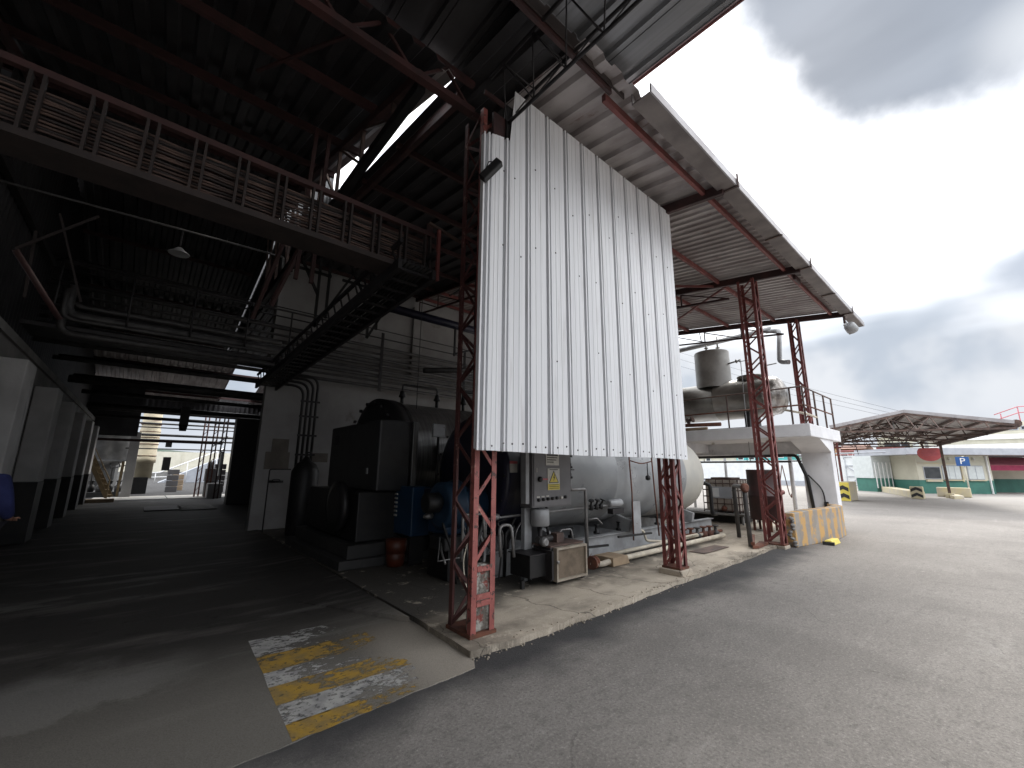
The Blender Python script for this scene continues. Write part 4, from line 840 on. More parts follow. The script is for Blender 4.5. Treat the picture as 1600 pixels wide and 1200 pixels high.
pv = thing('stop_valve', 'small pipe stub with a lever valve standing by the skid beam', 'valve', (5.85, 4.75, .3)); ptube('pipe', 'greysteel', pv, [(5.88, 4.78, .38), (5.88, 4.78, .78)], .03); ptube('lever', 'greysteel', pv, [(5.88, 4.75, .76), (6.05, 4.68, .78), (6.15, 4.64, .68)], .014)
for (x, xx, i, nm) in ((7.16, 7.20, 0, 'left'), (7.98, 8.12, 1, 'right')):
    o = pipe('sample_pipe', [(x, 4.72, 2.1), (x + .03, 4.7, 1.2), (xx, 4.72, .30)], .014, 'rusty', nm + ' of two thin reddish pipes dropping down the side of the grey boiler', 'thin drop pipes on the grey boiler')
pipe('sample_loop', [(7.18, 4.7, 1.78), (7.5, 4.66, 1.72), (7.96, 4.7, 1.78)], .012, 'rusty', 'short thin red pipe joining the two drop pipes', None, .15)
vl = tag(MB().tube([(7.72, 4.66, 1.74), (7.72, 4.66, 1.5)], .01).lathe((7.72, 4.66, 1.40), (0, 0, 1), [(0, .02), (.02, .05), (.08, .05), (.1, .02)], 8).build('hanging_valve', 'black'), 'small black valve hanging below the thin red pipe', 'valve')
for i, (xa, ya, xb, yb, z) in enumerate(((5.1, 4.5, 5.9, 4.35, .40), (6.4, 4.5, 7.3, 4.4, .46))): tag(pbar('bracket_bar', 'black', None, (xa, ya, z), (xb, yb, z), .04, .03), ('left', 'right')[i] + ' black bar sticking out level in front of the skid beam', 'bar', 'black level bars')
fp = thing('floor_pipe', 'cream pipe lying along the slab with a rusty flange at its near end', 'pipe', (8, 4.5, .1))
ptube('pipe', 'cream', fp, bend([(5.6, 4.5, .14), (5.75, 4.38, .12), (5.95, 4.38, .14), (10.4, 4.40, .14)], .08), .045, 12)
ptube('pipe', 'cream', fp, [(5.7, 4.66, .15), (10.2, 4.74, .15)], .035, 10)
MB().lathe((5.58, 4.45, .15), (1, .2, 0), [(0, .10), (.04, .10), (.045, .06), (.08, .06), (.085, .10), (.12, .10)], 14).build('flange', 'rusty', fp); MB().lathe((5.74, 4.60, .15), (1, 0, 0), [(0, .07), (.03, .07)], 12).build('flange', 'rusty', fp)
ptube('branch', 'cream', fp, bend([(7.6, 4.9, .42), (7.75, 4.85, .42), (7.8, 4.82, .22), (8.3, 4.72, .17), (9.6, 4.65, .2)], .05), .025); MB().lathe((8.4, 4.55, .15), (0, 0, 1), [(0, .05), (.04, .07), (.08, .03)], 10).build('union', 'rusty', fp)
wb = thing('support_block', 'tan wooden block propping up the cream floor pipe', 'block', (6.15, 4.3, .06))
MB().prism([(5.95, 4.30, .066), (6.42, 4.30, .066), (6.36, 4.30, .20), (5.95, 4.30, .20)], (0, .38, 0)).build('block', 'tanwood', wb, bevel=.006)
vt = thing('valve_manifold', 'row of rusty valves at the far end of the cream floor pipe', 'valve', (10, 4.7, .1))
for i in range(7):
    x = 9.1 + i * .25; y = 4.85 - .03 * i
    MB().lathe((x, y, .08), (0, 0, 1), [(0, .05), (.03, .09), (.08, .09), (.12, .04), (.20, .03), (.22, .08), (.24, .08)], 8).build('valve', 'rusty' if i % 3 else 'pipedark', vt)
ptube('pipe', 'rusty', vt, [(8.9, 4.88, .17), (10.9, 4.66, .17)], .035); ptube('handle', 'greysteel', vt, [(8.9, 4.8, .62), (9.35, 4.8, .64)], .015); ptube('riser', 'greysteel', vt, [(9.1, 4.8, .2), (9.1, 4.8, .64)], .02)

# ------------------------------------------------------------------ PLATFORM with feed tank
pf = thing('concrete_platform', 'white painted concrete platform on thick posts carrying the aluminium tank', 'platform', (15, 6, 0))
MB().box((13.0, 3.05, 2.50), (16.2, 10.5, 2.84)).build('slab', 'whitepaintwall', pf, bevel=.02)
MB().prism([(13.0, 3.06, 2.50), (15.0, 3.06, 2.50), (15.0, 3.06, 2.20)], (0, .8, 0)).build('haunch', 'whitepaintwall', pf) if False else None
MB().prism([(13.9, 3.09, 2.499), (15.0, 3.09, 2.499), (15.0, 3.09, 2.15)], (0, .72, 0)).build('haunch', 'whitepaintwall', pf)
pbox('post', 'whitepaintwall', pf, (15.0, 3.1, 0), (15.4, 3.85, 2.499), bevel=.015); pbox('beam', 'whitepaintwall', pf, (15.02, 3.86, 2.12), (15.35, 9.4, 2.499))
pbox('post', 'whitepaintwall', pf, (15.0, 9.4, 0), (15.4, 10.2, 2.499)); pbox('soffit_beam', 'whitepaintwall', pf, (13.3, 6.6, 2.2), (15.0, 6.95, 2.499))
ptube('thin_post', 'whitepaintwall', pf, [(15.5, 4.3, 0), (15.5, 4.3, 2.49)], .06)
ptube('cable_drop', 'black', pf, bend([(14.9, 7.5, 2.05), (14.9, 3.95, 2.08), (14.95, 3.75, 1.4), (14.97, 3.68, .3)], .1), .045); ptube('cable_drop', 'black', pf, bend([(14.93, 3.72, 1.5), (14.93, 3.4, 1.1), (14.93, 3.38, .4)], .2), .018); pbox('socket_box', 'darksteel', pf, (14.93, 3.32, .5), (14.99, 3.42, .75))
ptube('under_pipe', 'darksteel', pf, [(14.2, 9, 2.05), (14.2, 4.0, 2.05)], .03); ptube('under_pipe', 'darksteel', pf, [(14.5, 9, 1.88), (14.5, 4.0, 1.88)], .025)
for y in (4.4, 6.0, 7.6): ptube('soffit_lamp', 'plate', pf, [(14.0, y, 2.499), (14.0, y, 2.44)], .05)
# bars / grating frame beneath the slab, further away
rf = thing('steel_rack', 'dark steel pipe frame standing under the platform near the plastic tank', 'frame', (16.8, 7.5, 0))
for y in (5.6, 6.9, 8.2, 9.6): ptube('upright', 'olddoor' if y < 9 else 'darksteel', rf, [(17, y, 0), (17, y, 2.3)], .05)
for z in (1.95, 2.12, 2.28): ptube('crossbar', 'darksteel', rf, [(17, 4.2, z), (17, 11.5, z)], .022)
for i in range(9): ptube('tie', 'darksteel', rf, [(17, 4.5 + i * .8, 1.95), (17, 4.5 + i * .8, 2.28)], .012)
vz = thing('feed_tank', 'weathered aluminium clad horizontal tank on the concrete platform', 'tank', (15, 6.5, 2.84))
MB().lathe((15.0, 4.55, 3.98), (0, 1, 0), [(0, .66), (1.5, .66), (1.505, .67), (1.53, .67), (1.535, .66), (3.4, .66), (3.405, .67), (3.43, .67), (3.435, .66), (5.3, .66), (5.5, .55), (5.65, .3), (5.7, 0)], 48, cap=False).build('shell', 'vessel', vz)
MB().lathe((15.0, 4.56, 3.98), (0, -1, 0), [(0, .665), (.05, .665), (.10, .62), (.30, .60), (.42, .50), (.52, .30), (.56, 0)], 32, cap=False).build('dished_end', 'foil', vz)
MB().lathe((14.95, 6.20, 4.45), (0, 0, 1), [(0, .57), (1.28, .57), (1.31, .56), (1.36, .30), (1.38, 0)], 36, cap=False).build('deaerator_dome', 'vesselwhite', vz)
MB().lathe((15.0, 5.0, 4.55), (0, 0, 1), [(0, .40), (.10, .40), (.12, .42), (.16, .42), (.17, 0)], 28).build('manhole', 'vessel', vz)
for y in (5.0, 8.4): pbox('saddle', 'darksteel', vz, (14.5, y, 2.842), (15.5, y + .15, 3.45)); 
pbox('skid', 'darksteel', vz, (14.35, 4.4, 2.842), (14.45, 9.4, 2.98))
for (x, y) in ((14.8, 6.3), (15.05, 6.0)): ptube('vent_pipe', 'vesselwhite', vz, [(x, y, 5.8), (x, y, 6.05 + .3 * (x > 15))], .03); MB().lathe((x, y, 5.92), (0, 0, 1), [(0, .07), (.03, .07)], 10).build('flange', 'vessel', vz)
ptube('side_valve', 'greysteel', vz, [(14.9, 5.65, 5.25), (14.85, 5.35, 5.28)], .03); MB().lathe((14.85, 5.36, 5.28), (0, -1, 0), [(0, .03), (0, .07), (.03, .07), (.04, .03), (.10, .03), (.11, .06), (.14, .06)], 10).build('side_valve_body', 'greysteel', vz)
ptube('relief_pipe', 'greysteel', vz, bend([(15.0, 4.55, 4.6), (15.0, 4.55, 5.0), (15.0, 4.2, 5.02)], .04), .02); MB().lathe((15, 4.55, 4.72), (0, 0, 1), [(0, .02), (0, .06), (.08, .06)], 8).build('relief_valve', 'greysteel', vz)
ptube('drop_rod', 'olddoor', vz, [(14.25, 5.0, 5.1), (14.2, 5.0, 1.9)], .012); ptube('drop_rod', 'olddoor', vz, bend([(14.25, 5.0, 5.1), (14.25, 4.75, 5.1), (14.25, 4.75, 4.9)], .02), .012)
up_ = thing('vent_duct', 'pale vent pipe slung under the roof and turning down above the aluminium tank', 'pipe', (15, 5, 6.2))
ptube('pipe', 'olddoor', up_, [(15.2, 9.5, 6.15), (15.2, 4.3, 6.25)], .09, 12); ptube('drop', 'olddoor', up_, bend([(15.2, 4.45, 6.2), (15.15, 4.05, 6.15), (14.6, 4.0, 4.95), (14.5, 3.72, 4.88)], .15), .07, 12)
for y in (5.2, 6.6, 8): ptube('hanger', 'darksteel', up_, [(15.2, y, 6.2), (15.0, y, 6.8)], .015)
rl = thing('platform_railing', 'rusty pipe railing around the edge of the platform', 'railing', (14, 3.2, 2.85))
P_ = [(13.1, 9.5), (13.1, 3.15), (16.1, 3.15)]
for z in (3.35, 3.85):
    ptube('rail', 'rusty' if z < 3.5 else 'brownsteel', rl, [(P_[0][0], P_[0][1], z), (P_[1][0], P_[1][1], z), (P_[2][0], P_[2][1], z)], .022)
for (x, y) in ((13.1, 3.15), (13.1, 5.1), (13.1, 7.0), (14.2, 3.15), (15.2, 3.15), (16.1, 3.15), (13.1, 3.45)): ptube('post', 'brownsteel', rl, [(x, y, 2.84), (x, y, 3.85)], .024)
ptube('mid_rail', 'cream', rl, [(13.1, 3.6, 3.25), (13.3, 3.15, 3.12), (14.2, 3.15, 3.1)], .03)
op = thing('outlet_pipe', 'rusty pipe with flange lying along the platform edge next to the panel', 'pipe', (13, 6, 2.95))
ptube('pipe', 'rusty', op, [(13.05, 7.2, 3.05), (13.0, 5.3, 2.98)], .06, 10); ptube('pipe', 'tanwood', op, [(13.2, 7.5, 2.92), (13.2, 5.8, 2.9)], .05, 10)
MB().lathe((13.05, 6.35, 3.15), (0, -1, .3), [(0, .10), (.05, .10), (.06, .05), (.15, .05), (.16, .1), (.2, .1)], 12).build('flange', 'brownsteel', op)

# ------------------------------------------------------------------ TOTE, drum, frames
tt = thing('plastic_tote', 'dirty white plastic tank in a wire cage on a dark stand', 'tank', (14.0, 5.7, .3))
pbox('bottle', 'ibc', tt, (13.52, 5.22, .40), (14.5, 6.18, 1.34), bevel=.06)
for z in (.42, .62, .82, 1.02, 1.22, 1.34):
    ptube('cage_bar', 'brownsteel', tt, [(13.48, 5.18, z), (14.54, 5.18, z), (14.54, 6.22, z), (13.48, 6.22, z), (13.48, 5.18, z)], .014, 6)
for i in range(6):
    ptube('cage_bar', 'brownsteel', tt, [(13.47, 5.18 + i * .208, .36), (13.47, 5.18 + i * .208, 1.35)], .012, 6); ptube('cage_bar', 'brownsteel', tt, [(13.48 + i * .212, 5.17, .36), (13.48 + i * .212, 5.17, 1.35)], .012, 6)
pbox('label_plate', 'fascia', tt, (13.445, 5.35, .78), (13.458, 5.95, 1.12)); pbox('paper', 'gatewhite', tt, (13.44, 5.72, .82), (13.444, 5.92, 1.08))
pbox('lid', 'brownsteel', tt, (13.6, 5.4, 1.345), (14.3, 6.0, 1.40)); MB().lathe((13.47, 5.6, .5), (-1, 0, -.2), [(0, .08), (.06, .08), (.08, .04), (.14, .04)], 12).build('outlet', 'rusty', tt)
tsd = thing('tote_stand', 'dark angle iron stand beneath the plastic tank', 'stand', (14, 5.7, 0)); pbox('top_plate', 'oldconc', tsd, (13.3, 5.0, .30), (14.6, 7.2, .355))
for (x, y) in ((13.35, 5.05), (14.5, 5.05), (13.35, 7.1), (14.5, 7.1)): pbox('leg', 'olddoor', tsd, (x, y, .0), (x + .05, y + .05, .299))
pbox('infill', 'dado', tsd, (13.6, 5.2, .07), (14.45, 7.0, .295))
dm = thing('chemical_drum', 'tall dark maroon drum behind the third lattice column', 'drum', (12.6, 4.3, .2)); MB().lathe((12.7, 4.25, .34), (0, 0, 1), [(0, .33), (.02, .35), (.6, .35), (.61, .36), (.63, .36), (.64, .35), (1.26, .35), (1.28, .36), (1.30, .34)], 28).build('drum_body', 'maroon', dm)
for (x, y) in ((12.5, 4.05), (12.9, 4.05), (12.5, 4.45), (12.9, 4.45)): pbox('leg', 'rusty', dm, (x, y, .0), (x + .05, y + .05, .34))
bf = thing('bollard_frame', 'bent grey pipe frame on a rusty base just inside the third column', 'frame', (10.0, 3.7, .06))
ptube('hoop', 'pipedark', bf, bend([(9.62, 3.55, .08), (9.75, 3.62, 1.26), (10.7, 4.2, 1.26), (10.75, 4.2, .08)], .12, 5), .045, 10)
MB().prism([(9.5, 3.47, .066), (9.62, 3.40, .066), (10.34, 3.45, .066), (10.3, 3.62, .066)], (0, 0, .05)).build('base_channel', 'rusty', bf); pbar('base_bar', 'rusty', bf, (9.6, 3.5, .14), (10.34, 3.75, .2), .07, .08)
MB().lathe((9.72, 3.6, 1.25), (-.3, -1, 0), [(-.06, .06), (0, .10), (.04, .10), (.06, .06)], 12).build('elbow', 'rusty', bf)
rv = thing('filter_vessel', 'small rusty upright vessel on a post at the far end of the grey boiler', 'vessel', (13.2, 6.6, 0)); MB().lathe((13.1, 6.7, 1.28), (0, 0, 1), [(0, .1), (.05, .2), (.6, .2), (.62, .22), (.66, .22), (.67, .1)], 16).build('vessel_body', 'rusty', rv)
ptube('post', 'rusty', rv, [(13.1, 6.7, .0), (13.1, 6.7, 1.3)], .05); ptube('top_pipe', 'olddoor', rv, [(13.3, 6.5, 1.5), (13.3, 6.5, 2.3)], .05)
fv = thing('wall_hydrant', 'rusty red valves on a bent pipe clinging to the third column', 'valve', (11, 3.3, .6))
for z in (.62, 1.14): MB().lathe((10.78, 3.30, z), (1, -.6, 0), [(0, .04), (.02, .08), (.07, .08), (.09, .04), (.14, .05)], 10).build('valve', 'redpaint', fv)
ptube('pipe', 'rusty', fv, [(10.80, 3.30, .1), (10.80, 3.30, 1.3)], .025); ptube('hook', 'rusty', fv, bend([(10.9, 3.3, 1.2), (11.1, 3.25, 1.75), (11.2, 3.2, 1.1), (11.35, 3.2, 1.0), (11.35, 3.2, 1.1)], .04), .01)
mh = tag(MB().box((8.2, 3.85, .068), (9.3, 4.15, .074)).build('drain_grate', 'brownsteel'), 'rusty drain grate let into the slab before the pipe frame', 'grate')

# ------------------------------------------------------------------ STRIPED LOW WALL + wheel stop
bwl = thing('striped_barrier', 'low concrete wall with worn amber stripes, broken at its near end', 'barrier', (12, 3, 0))
pts = [V((10.85, 3.07, 0)), V((11.6, 2.94, 0)), V((12.4, 2.83, 0)), V((13.2, 2.76, 0)), V((13.9, 2.80, 0)), V((14.3, 3.0, 0))]
mb = MB(); th = .22
for i, p in enumerate(pts):
    ztop = .74 if i else .70
    mb.v += [tuple(p), tuple(p + V((0, th, 0))), tuple(p + V((0, th, ztop))), tuple(p + V((0, 0, ztop)))]
for i in range(len(pts) - 1):
    a = i * 4; b = a + 4
    for j in range(4): mb.f.append((a + j, b + j, b + (j + 1) % 4, a + (j + 1) % 4)); mb.sm.append(False)
mb.f += [(0, 1, 2, 3), (len(mb.v) - 1, len(mb.v) - 2, len(mb.v) - 3, len(mb.v) - 4)]; mb.sm += [False, False]
mb.build('wall_body', 'striped', bwl, bevel=.015)
for i in range(9): x = 10.78 + random.uniform(-.05, .06); MB().lathe((x, 3.1 + random.uniform(-.04, .1), .02 + i * .07), (random.uniform(-1, 1), random.uniform(-1, 1), 1), [(0, .03), (.03, .06), (.06, .025)], 5).build('rubble', 'oldconc', bwl)
ws = thing('wheel_stop', 'small yellow block lying on the tar before the striped wall', 'wheel stop', (12.0, 2.75, 0))
MB().prism([(11.75, 2.62, .0), (11.72, 2.80, .0), (11.74, 2.77, .10), (11.76, 2.66, .10)], (.55, -.02, 0)).build('block', 'yellow', ws, bevel=.01); pbox('underside', 'ink', ws, (11.70, 2.60, .003), (11.765, 2.81, .07))

# ------------------------------------------------------------------ WEIGHBRIDGE CANOPY
wc = thing('weighbridge_canopy', 'open gabled canopy on lattice trusses standing over the far gate lane', 'canopy', (33, 4, 0))
A = V((26.9, -.75, 3.62)); B = V((24.2, 4.9, 3.62)); U = V((42.0, 2.5, 3.6)) - A; U.z = 0; pk = V((26.4, 2.48, 4.34))
A2, B2, pk2 = A + U, B + U, pk + U
for (a, b, c_, d) in ((A, pk, pk2, A2), (pk, B, B2, pk2)):
    n = (b - a).cross(d - a).normalized(); n = n if n.z > 0 else -n
    L_ = (d - a).length; 
    ac_ = (b - a); MB().corr(a + n * .02, d - a, ac_, ac_.length, [(0, 0), (.5, 0), (.6, .03), (.9, .03)], .25, n).build('roof_sheet', 'whitegalv', wc, solid=.01)
    for f in (0.04, .25, .5, .75, .97):
        p = a + (b - a) * f - n * .05; pbar('purlin', 'brownsteel', wc, p, p + (d - a), .08, .1)
for f in (0, .25, .5, .75, 1.0):
    o = U * f; lo = V((0, 0, -.08))
    a, b, c_ = A + o + lo, B + o + lo, pk + o + lo
    pbar('truss_chord', 'brownsteel', wc, a, c_, .07, .08); pbar('truss_chord', 'brownsteel', wc, b, c_, .07, .08); pbar('truss_chord', 'brownsteel', wc, a + V((0, 0, -.12)), b + V((0, 0, -.12)), .07, .08)
    for i in range(1, 8):
        g_ = i / 8; p = a + (b - a) * g_; q = (a + (c_ - a) * (g_ / .5)) if g_ < .5 else (c_ + (b - c_) * ((g_ - .5) / .5))
        p = p + V((0, 0, -.12)); pbar('truss_web', 'brownsteel', wc, p, q, .035, .035)
        p2 = a + (b - a) * ((i + (1 if g_ < .5 else -1)) / 8) + V((0, 0, -.12)); pbar('truss_web', 'brownsteel', wc, q, p2, .03, .03)
for (a_, b_) in ((A, pk), (pk, B)): pbar('barge_board', 'gutter', wc, a_ + V((-.03, 0, .05)), b_ + V((-.03, 0, .05)), .04, .14)
pbar('gutter', 'brownsteel', wc, A + V((0, 0, -.1)), A2 + V((0, 0, -.1)), .12, .2); MB().lathe(A + V((.1, -.05, 0)), V((1, 0, 0)), [(0, .16), (.3, .16)], 14).build('gutter_end', 'brownsteel', wc)
for (x, y, m_) in ((39.6, 2.25, 'brownsteel'), (33.8, 5.7 + 1.15, 'redpaint'), (33.4, 6.95, 'redpaint'), (37.3, 7.8, 'redpaint'), (52, 1.6, 'darkred')):
    if m_ == 'darkred': continue
    pbar('post', m_, wc, (x, y, 0), (x, y, 3.65), .14, .14); pbox('post_foot', 'kerb', wc, (x - .2, y - .2, 0), (x + .2, y + .2, .3)) if m_ == 'brownsteel' else None
ptube('lamp_rod', 'olddoor', wc, [(29, 3.2, 4.2), (29, 3.2, 3.75)], .03); MB().lathe((29, 3.2, 3.65), (0, 0, 1), [(0, .12), (.1, .05)], 10).build('lamp_shade', 'plate', wc)
pr = thing('red_gantry', 'red lattice post pair at the left foot of the far canopy', 'post', (31, 6.3, 0))
for (x, y) in ((30.6, 6.35), (30.9, 6.05), (31.3, 6.6)): pbar('upright', 'redpaint', pr, (x, y, 0), (x, y, 3.6), .1, .1)
for z in (3.3, 3.0): pbar('crossbar', 'redpaint', pr, (30.6, 6.9, z), (31.0, 5.9, z), .08, .08)
lf = thing('lattice_fence_rail', 'thin dark lattice rail hanging beneath the far canopy on the left', 'rail', (44, 9, 3))
for z in (3.75, 4.0): ptube('rail', 'darkred', lf, [(44, 10.3, z), (44, 5.0, z)], .03)
for i in range(11): ptube('bar', 'darkred', lf, [(44, 10.3 - i * .5, 3.75), (44, 10.3 - i * .5, 4.0)], .02)
ptube('mast', 'darkred', lf, [(44, 7.3, 3.0), (44, 7.4, 4.0)], .03); ptube('rail', 'fascia', lf, [(44, 9.2, 3.1), (44, 5.6, 3.15)], .05)

# ------------------------------------------------------------------ GATE, WALLS, OFFICE
ww = thing('perimeter_wall', 'long white sheet metal perimeter wall beyond the platform', 'wall', (56, 20, 0))
MB().corr((57, 10.4, 0), (0, 0, 2.9), (0, 1, 0), 34, [(0, 0), (.4, 0), (.5, .04), (.9, .04)], 1.2, (-1, 0, 0)).build('sheet', 'gatewhite', ww, solid=.02); pbox('base_course', 'fascia', ww, (56.7, 10.4, 0), (57.2, 44, .55))
gw = thing('sliding_gate', 'wide white double gate with crossed braces beyond the far canopy', 'gate', (55.5, 9, 0))
pbox('leaf', 'gatewhite', gw, (55.6, 7.85, .12), (55.7, 10.5, 3.25)); pbox('leaf', 'gatewhite', gw, (55.62, 10.55, .12), (55.7, 11.6, 3.25))
for (y0_, y1_) in ((8.0, 10.4),):
    for z in (.2, 1.1, 2.2, 3.1): pbox('brace', 'fascia', gw, (55.52, y0_, z), (55.58, y1_, z + .06))
    pbar('brace', 'fascia', gw, (55.5, y0_, .2), (55.5, y1_, 2.2), .05, .07); pbar('brace', 'fascia', gw, (55.47, y1_, .2), (55.47, y0_, 2.2), .05, .07)
    for y in (8.0, 8.8, 9.6, 10.4): pbox('stile', 'fascia', gw, (55.53, y, .2), (55.59, y + .05, 3.2))
for i, z in enumerate((3.35, 3.55, 3.75)): ptube('wire', 'pink', gw, [(55.6, 7.6, z), (55.6, 11.6, z)], .03)
pbox('gate_post', 'officecream', gw, (55.4, 7.3, 0), (55.9, 7.8, 3.8)); pbar('gate_head', 'redpaint', gw, (55.4, 7.7, 3.95), (55.4, 5.6, 3.95), .2, .2)
of = thing('gate_office', 'low cream office with a green base and a flat grey roof slab', 'building', (49, 1.5, 0))
O0 = V((45.9, 4.14, 0)); O1 = V((50.2, .32, 0)); fd = (O1 - O0).normalized(); bn = V((-fd.y, fd.x, 0)); bn = bn if bn.x > 0 else -bn
def facade(a, b, zz0, zz1, m_, par, name, off=0., t=.12):
    p, q = O0 + fd * a, O0 + fd * b
    return MB().prism([p - bn * off + V((0, 0, zz0)), q - bn * off + V((0, 0, zz0)), q - bn * off + V((0, 0, zz1)), p - bn * off + V((0, 0, zz1))], bn * t).build(name, m_, par)
Ln = (O1 - O0).length
facade(0, Ln, 1.02, 2.95, 'officecream', of, 'wall', 0, 4); facade(0, Ln, 0, 1.018, 'officegreen', of, 'green_base', .02, 4.02)
def win(a, b, z0_, z1_, m_, nm='window'):
    w_ = facade(a, b, z0_, z1_, 'fascia', of, nm, .045, .04); facade(a + .05, b - .05, z0_ + .05, z1_ - .05, m_, w_, 'pane', .06, .014)
win(.45, 1.75, 1.1, 2.05, 'window'); win(1.9, 3.3, 1.08, 2.15, 'blind'); win(3.85, 5.1, 1.08, 2.15, 'blind')
facade(.1, 3.5, 2.28, 2.36, 'kerb', of, 'lintel', .08, .07); facade(3.35, 3.45, .9, 2.3, 'kerb', of, 'mullion', .1, .09)
facade(-1.6, Ln + 7, 2.95, 3.45, 'fascia', of, 'roof_slab', 1.1, 5); facade(-1.5, -.02, 0, 1.1, 'officegreen', of, 'annex_base', -2.2, 2)
facade(-1.6, -.02, 1.1, 2.95, 'blind', of, 'annex_wall', -2.25, 2)
for i in range(5): facade(-1.5 + i * .32, -1.45 + i * .32, .3, 2.4, 'white', of, 'bar', -2.1, .06)
facade(Ln + .5, Ln + 9, 1.1, 2.9, 'officecream', of, 'rear_wall', -3.0, 1); facade(Ln + .5, Ln + 9, 0, 1.1, 'officegreen', of, 'rear_base', -2.98, 1)
facade(Ln + .7, Ln + 1.5, 1.2, 2.3, 'window', of, 'dark_opening', -2.9, .02); facade(Ln + 2.3, Ln + 2.45, 0, 2.6, 'officecream', of, 'rear_pillar', -2.6, .2)
aw = thing('awning', 'magenta scalloped awning at the right edge of the picture', 'awning', (52, -1.5, 2.4))
def slope(a, b, m_, z0_, z1_, o0, o1, nm): 
    p, q = O0 + fd * a, O0 + fd * b
    MB().prism([p - bn * o0 + V((0, 0, z0_)), q - bn * o0 + V((0, 0, z0_)), q - bn * o1 + V((0, 0, z1_)), p - bn * o1 + V((0, 0, z1_))], V((0, 0, .04))).build(nm, m_, aw)
slope(Ln + .3, Ln + 8, 'pink', 2.2, 2.85, -.6, -2.2, 'canvas'); facade(Ln + .3, Ln + 8, 1.8, 2.21, 'magenta', aw, 'valance', -.62, .05)
sg = thing('round_sign', 'round red sign hanging in front of the cream office', 'sign', (41.5, 2.9, 2.6))
SC = V((41.2, 2.95, 2.92)); nf = V((-.93, -.1, 0)).normalized(); nf = V((-1, -.06, 0)).normalized(); sdv = V((nf.y, -nf.x, 0)).normalized()
MB().prism([SC + sdv * (.62 * math.cos(a)) + V((0, 0, .55 * math.sin(a) if math.sin(a) < 0 else min(.35, .55 * math.sin(a)))) for a in [2 * math.pi * k / 28 for k in range(28)]], nf * .04).build('disc', 'signred', sg)
tx = text_mesh('ALTO', .34, 'plate', sg, SC + nf * .045 + V((0, 0, .08)), -sdv, (0, 0, 1)) if False else None
for z, wd in ((.12, .36), (-.02, .40), (-.16, .34)): MB().prism([SC + nf * .042 + sdv * -wd + V((0, 0, z)), SC + nf * .042 + sdv * wd + V((0, 0, z)), SC + nf * .042 + sdv * wd + V((0, 0, z + .05)), SC + nf * .042 - sdv * wd + V((0, 0, z + .05))], nf * .006).build('text_line', 'pink', sg)
ptube('hanger', 'darkred', sg, [SC + V((0, .25, .3)), SC + V((0, .35, .8))], .06)
ps = thing('parking_sign', 'blue square sign with a white P on a thin pole before the office', 'sign', (45, 1.3, 0))
q0 = V((45.6, 1.55, 0)); ptube('pole', 'officecream', ps, [q0, q0 + V((0, 0, 2.8))], .05)
PC = q0 + V((-.08, .05, 2.42)); MB().prism([PC + V((0, -.35, -.33)), PC + V((0, .35, -.33)), PC + V((0, .35, .33)), PC + V((0, -.35, .33))], (-.04, 0, 0)).build('plate', 'signblue', ps)
text_mesh('P', .62, 'white', ps, PC + V((-.05, 0, 0)), (0, -1, 0), (0, 0, 1))

for i in range(3): facade(.6 + i * 1.9, .75 + i * 1.9, 2.55, 2.75, 'plate', of, 'wall_lamp', .14, .13)
facade(-1.6, Ln + 7, 2.90, 2.95, 'brownsteel', of, 'gutter', 1.14, .12); facade(Ln - .35, Ln - .27, 0, 2.9, 'white', of, 'downpipe', .12, .09)
facade(.5, 1.7, .9, 1.06, 'kerb', of, 'sill', .16, .13); facade(1.9, 3.3, .98, 1.06, 'kerb', of, 'sill', .16, .13); facade(3.85, 5.1, .98, 1.06, 'kerb', of, 'sill', .16, .13)
for i in range(2): facade(2.35 + i * .47, 2.38 + i * .47, 1.12, 2.1, 'fascia', of, 'glazing_bar', .075, .012)
facade(4.45, 4.49, 1.12, 2.1, 'fascia', of, 'glazing_bar', .075, .012)
# big factory building behind
fb = thing('factory_building', 'large cream factory building rising behind the office, with high slit windows', 'building', (85, -5, 0))
pbox('wall', 'officecream', fb, (85, -22, 0), (110, 9.0, 8.2)); pbox('parapet', 'white', fb, (84.7, -22, 6.0), (85, 9.2, 6.6)); pbox('lower_block', 'white', fb, (80, -22, 0), (84.6, 12, 5.2))
for i in range(3): wn_ = pbox('window', 'fascia', fb, (84.9, -2.6 - i * 1.75, 7.1), (85.0, -1.0 - i * 1.75, 7.6)); pbox('pane', 'window', wn_, (84.87, -2.5 - i * 1.75, 7.18), (84.895, -1.1 - i * 1.75, 7.52))
MB().lathe((84.95, .9, 6.75), (-1, 0, 0), [(0, .5), (.1, .5)], 20).build('vent', 'fascia', fb)
rr = thing('roof_railing', 'pink safety railing on the roof at the upper right', 'railing', (88, -4, 8.2))
for z in (9.6, 10.4): ptube('rail', 'pink', rr, [(88, -.8, z - .9), (88, -3.0, z), (88, -9, z)], .06)
for y in (-1.4, -3.0, -4.6, -6.4): ptube('post', 'pink', rr, [(88, y, 8.2), (88, y, 10.3 if y < -2 else 9.6)], .06)
ab = thing('apartment_block', 'narrow cream building with a green balcony behind the far canopy', 'building', (66, 7.4, 0))
pbox('wall', 'officecream', ab, (66, 5.6, 0), (72, 9.0, 5.6)); wq = pbox('window', 'window', ab, (65.9, 6.2, 3.6), (65.99, 8.4, 5.0)); pbox('frame', 'fascia', wq, (65.86, 6.9, 3.6), (65.895, 7.0, 5.0)); pbox('balcony', 'officegreen', ab, (65.3, 6.0, 2.6), (65.98, 7.9, 3.55)); pbox('roof', 'white', ab, (65.8, 5.4, 5.6), (72, 9.2, 5.8)); pbox('side_box', 'blind', ab, (65.5, 5.4, 3.0), (65.9, 5.9, 4.9))
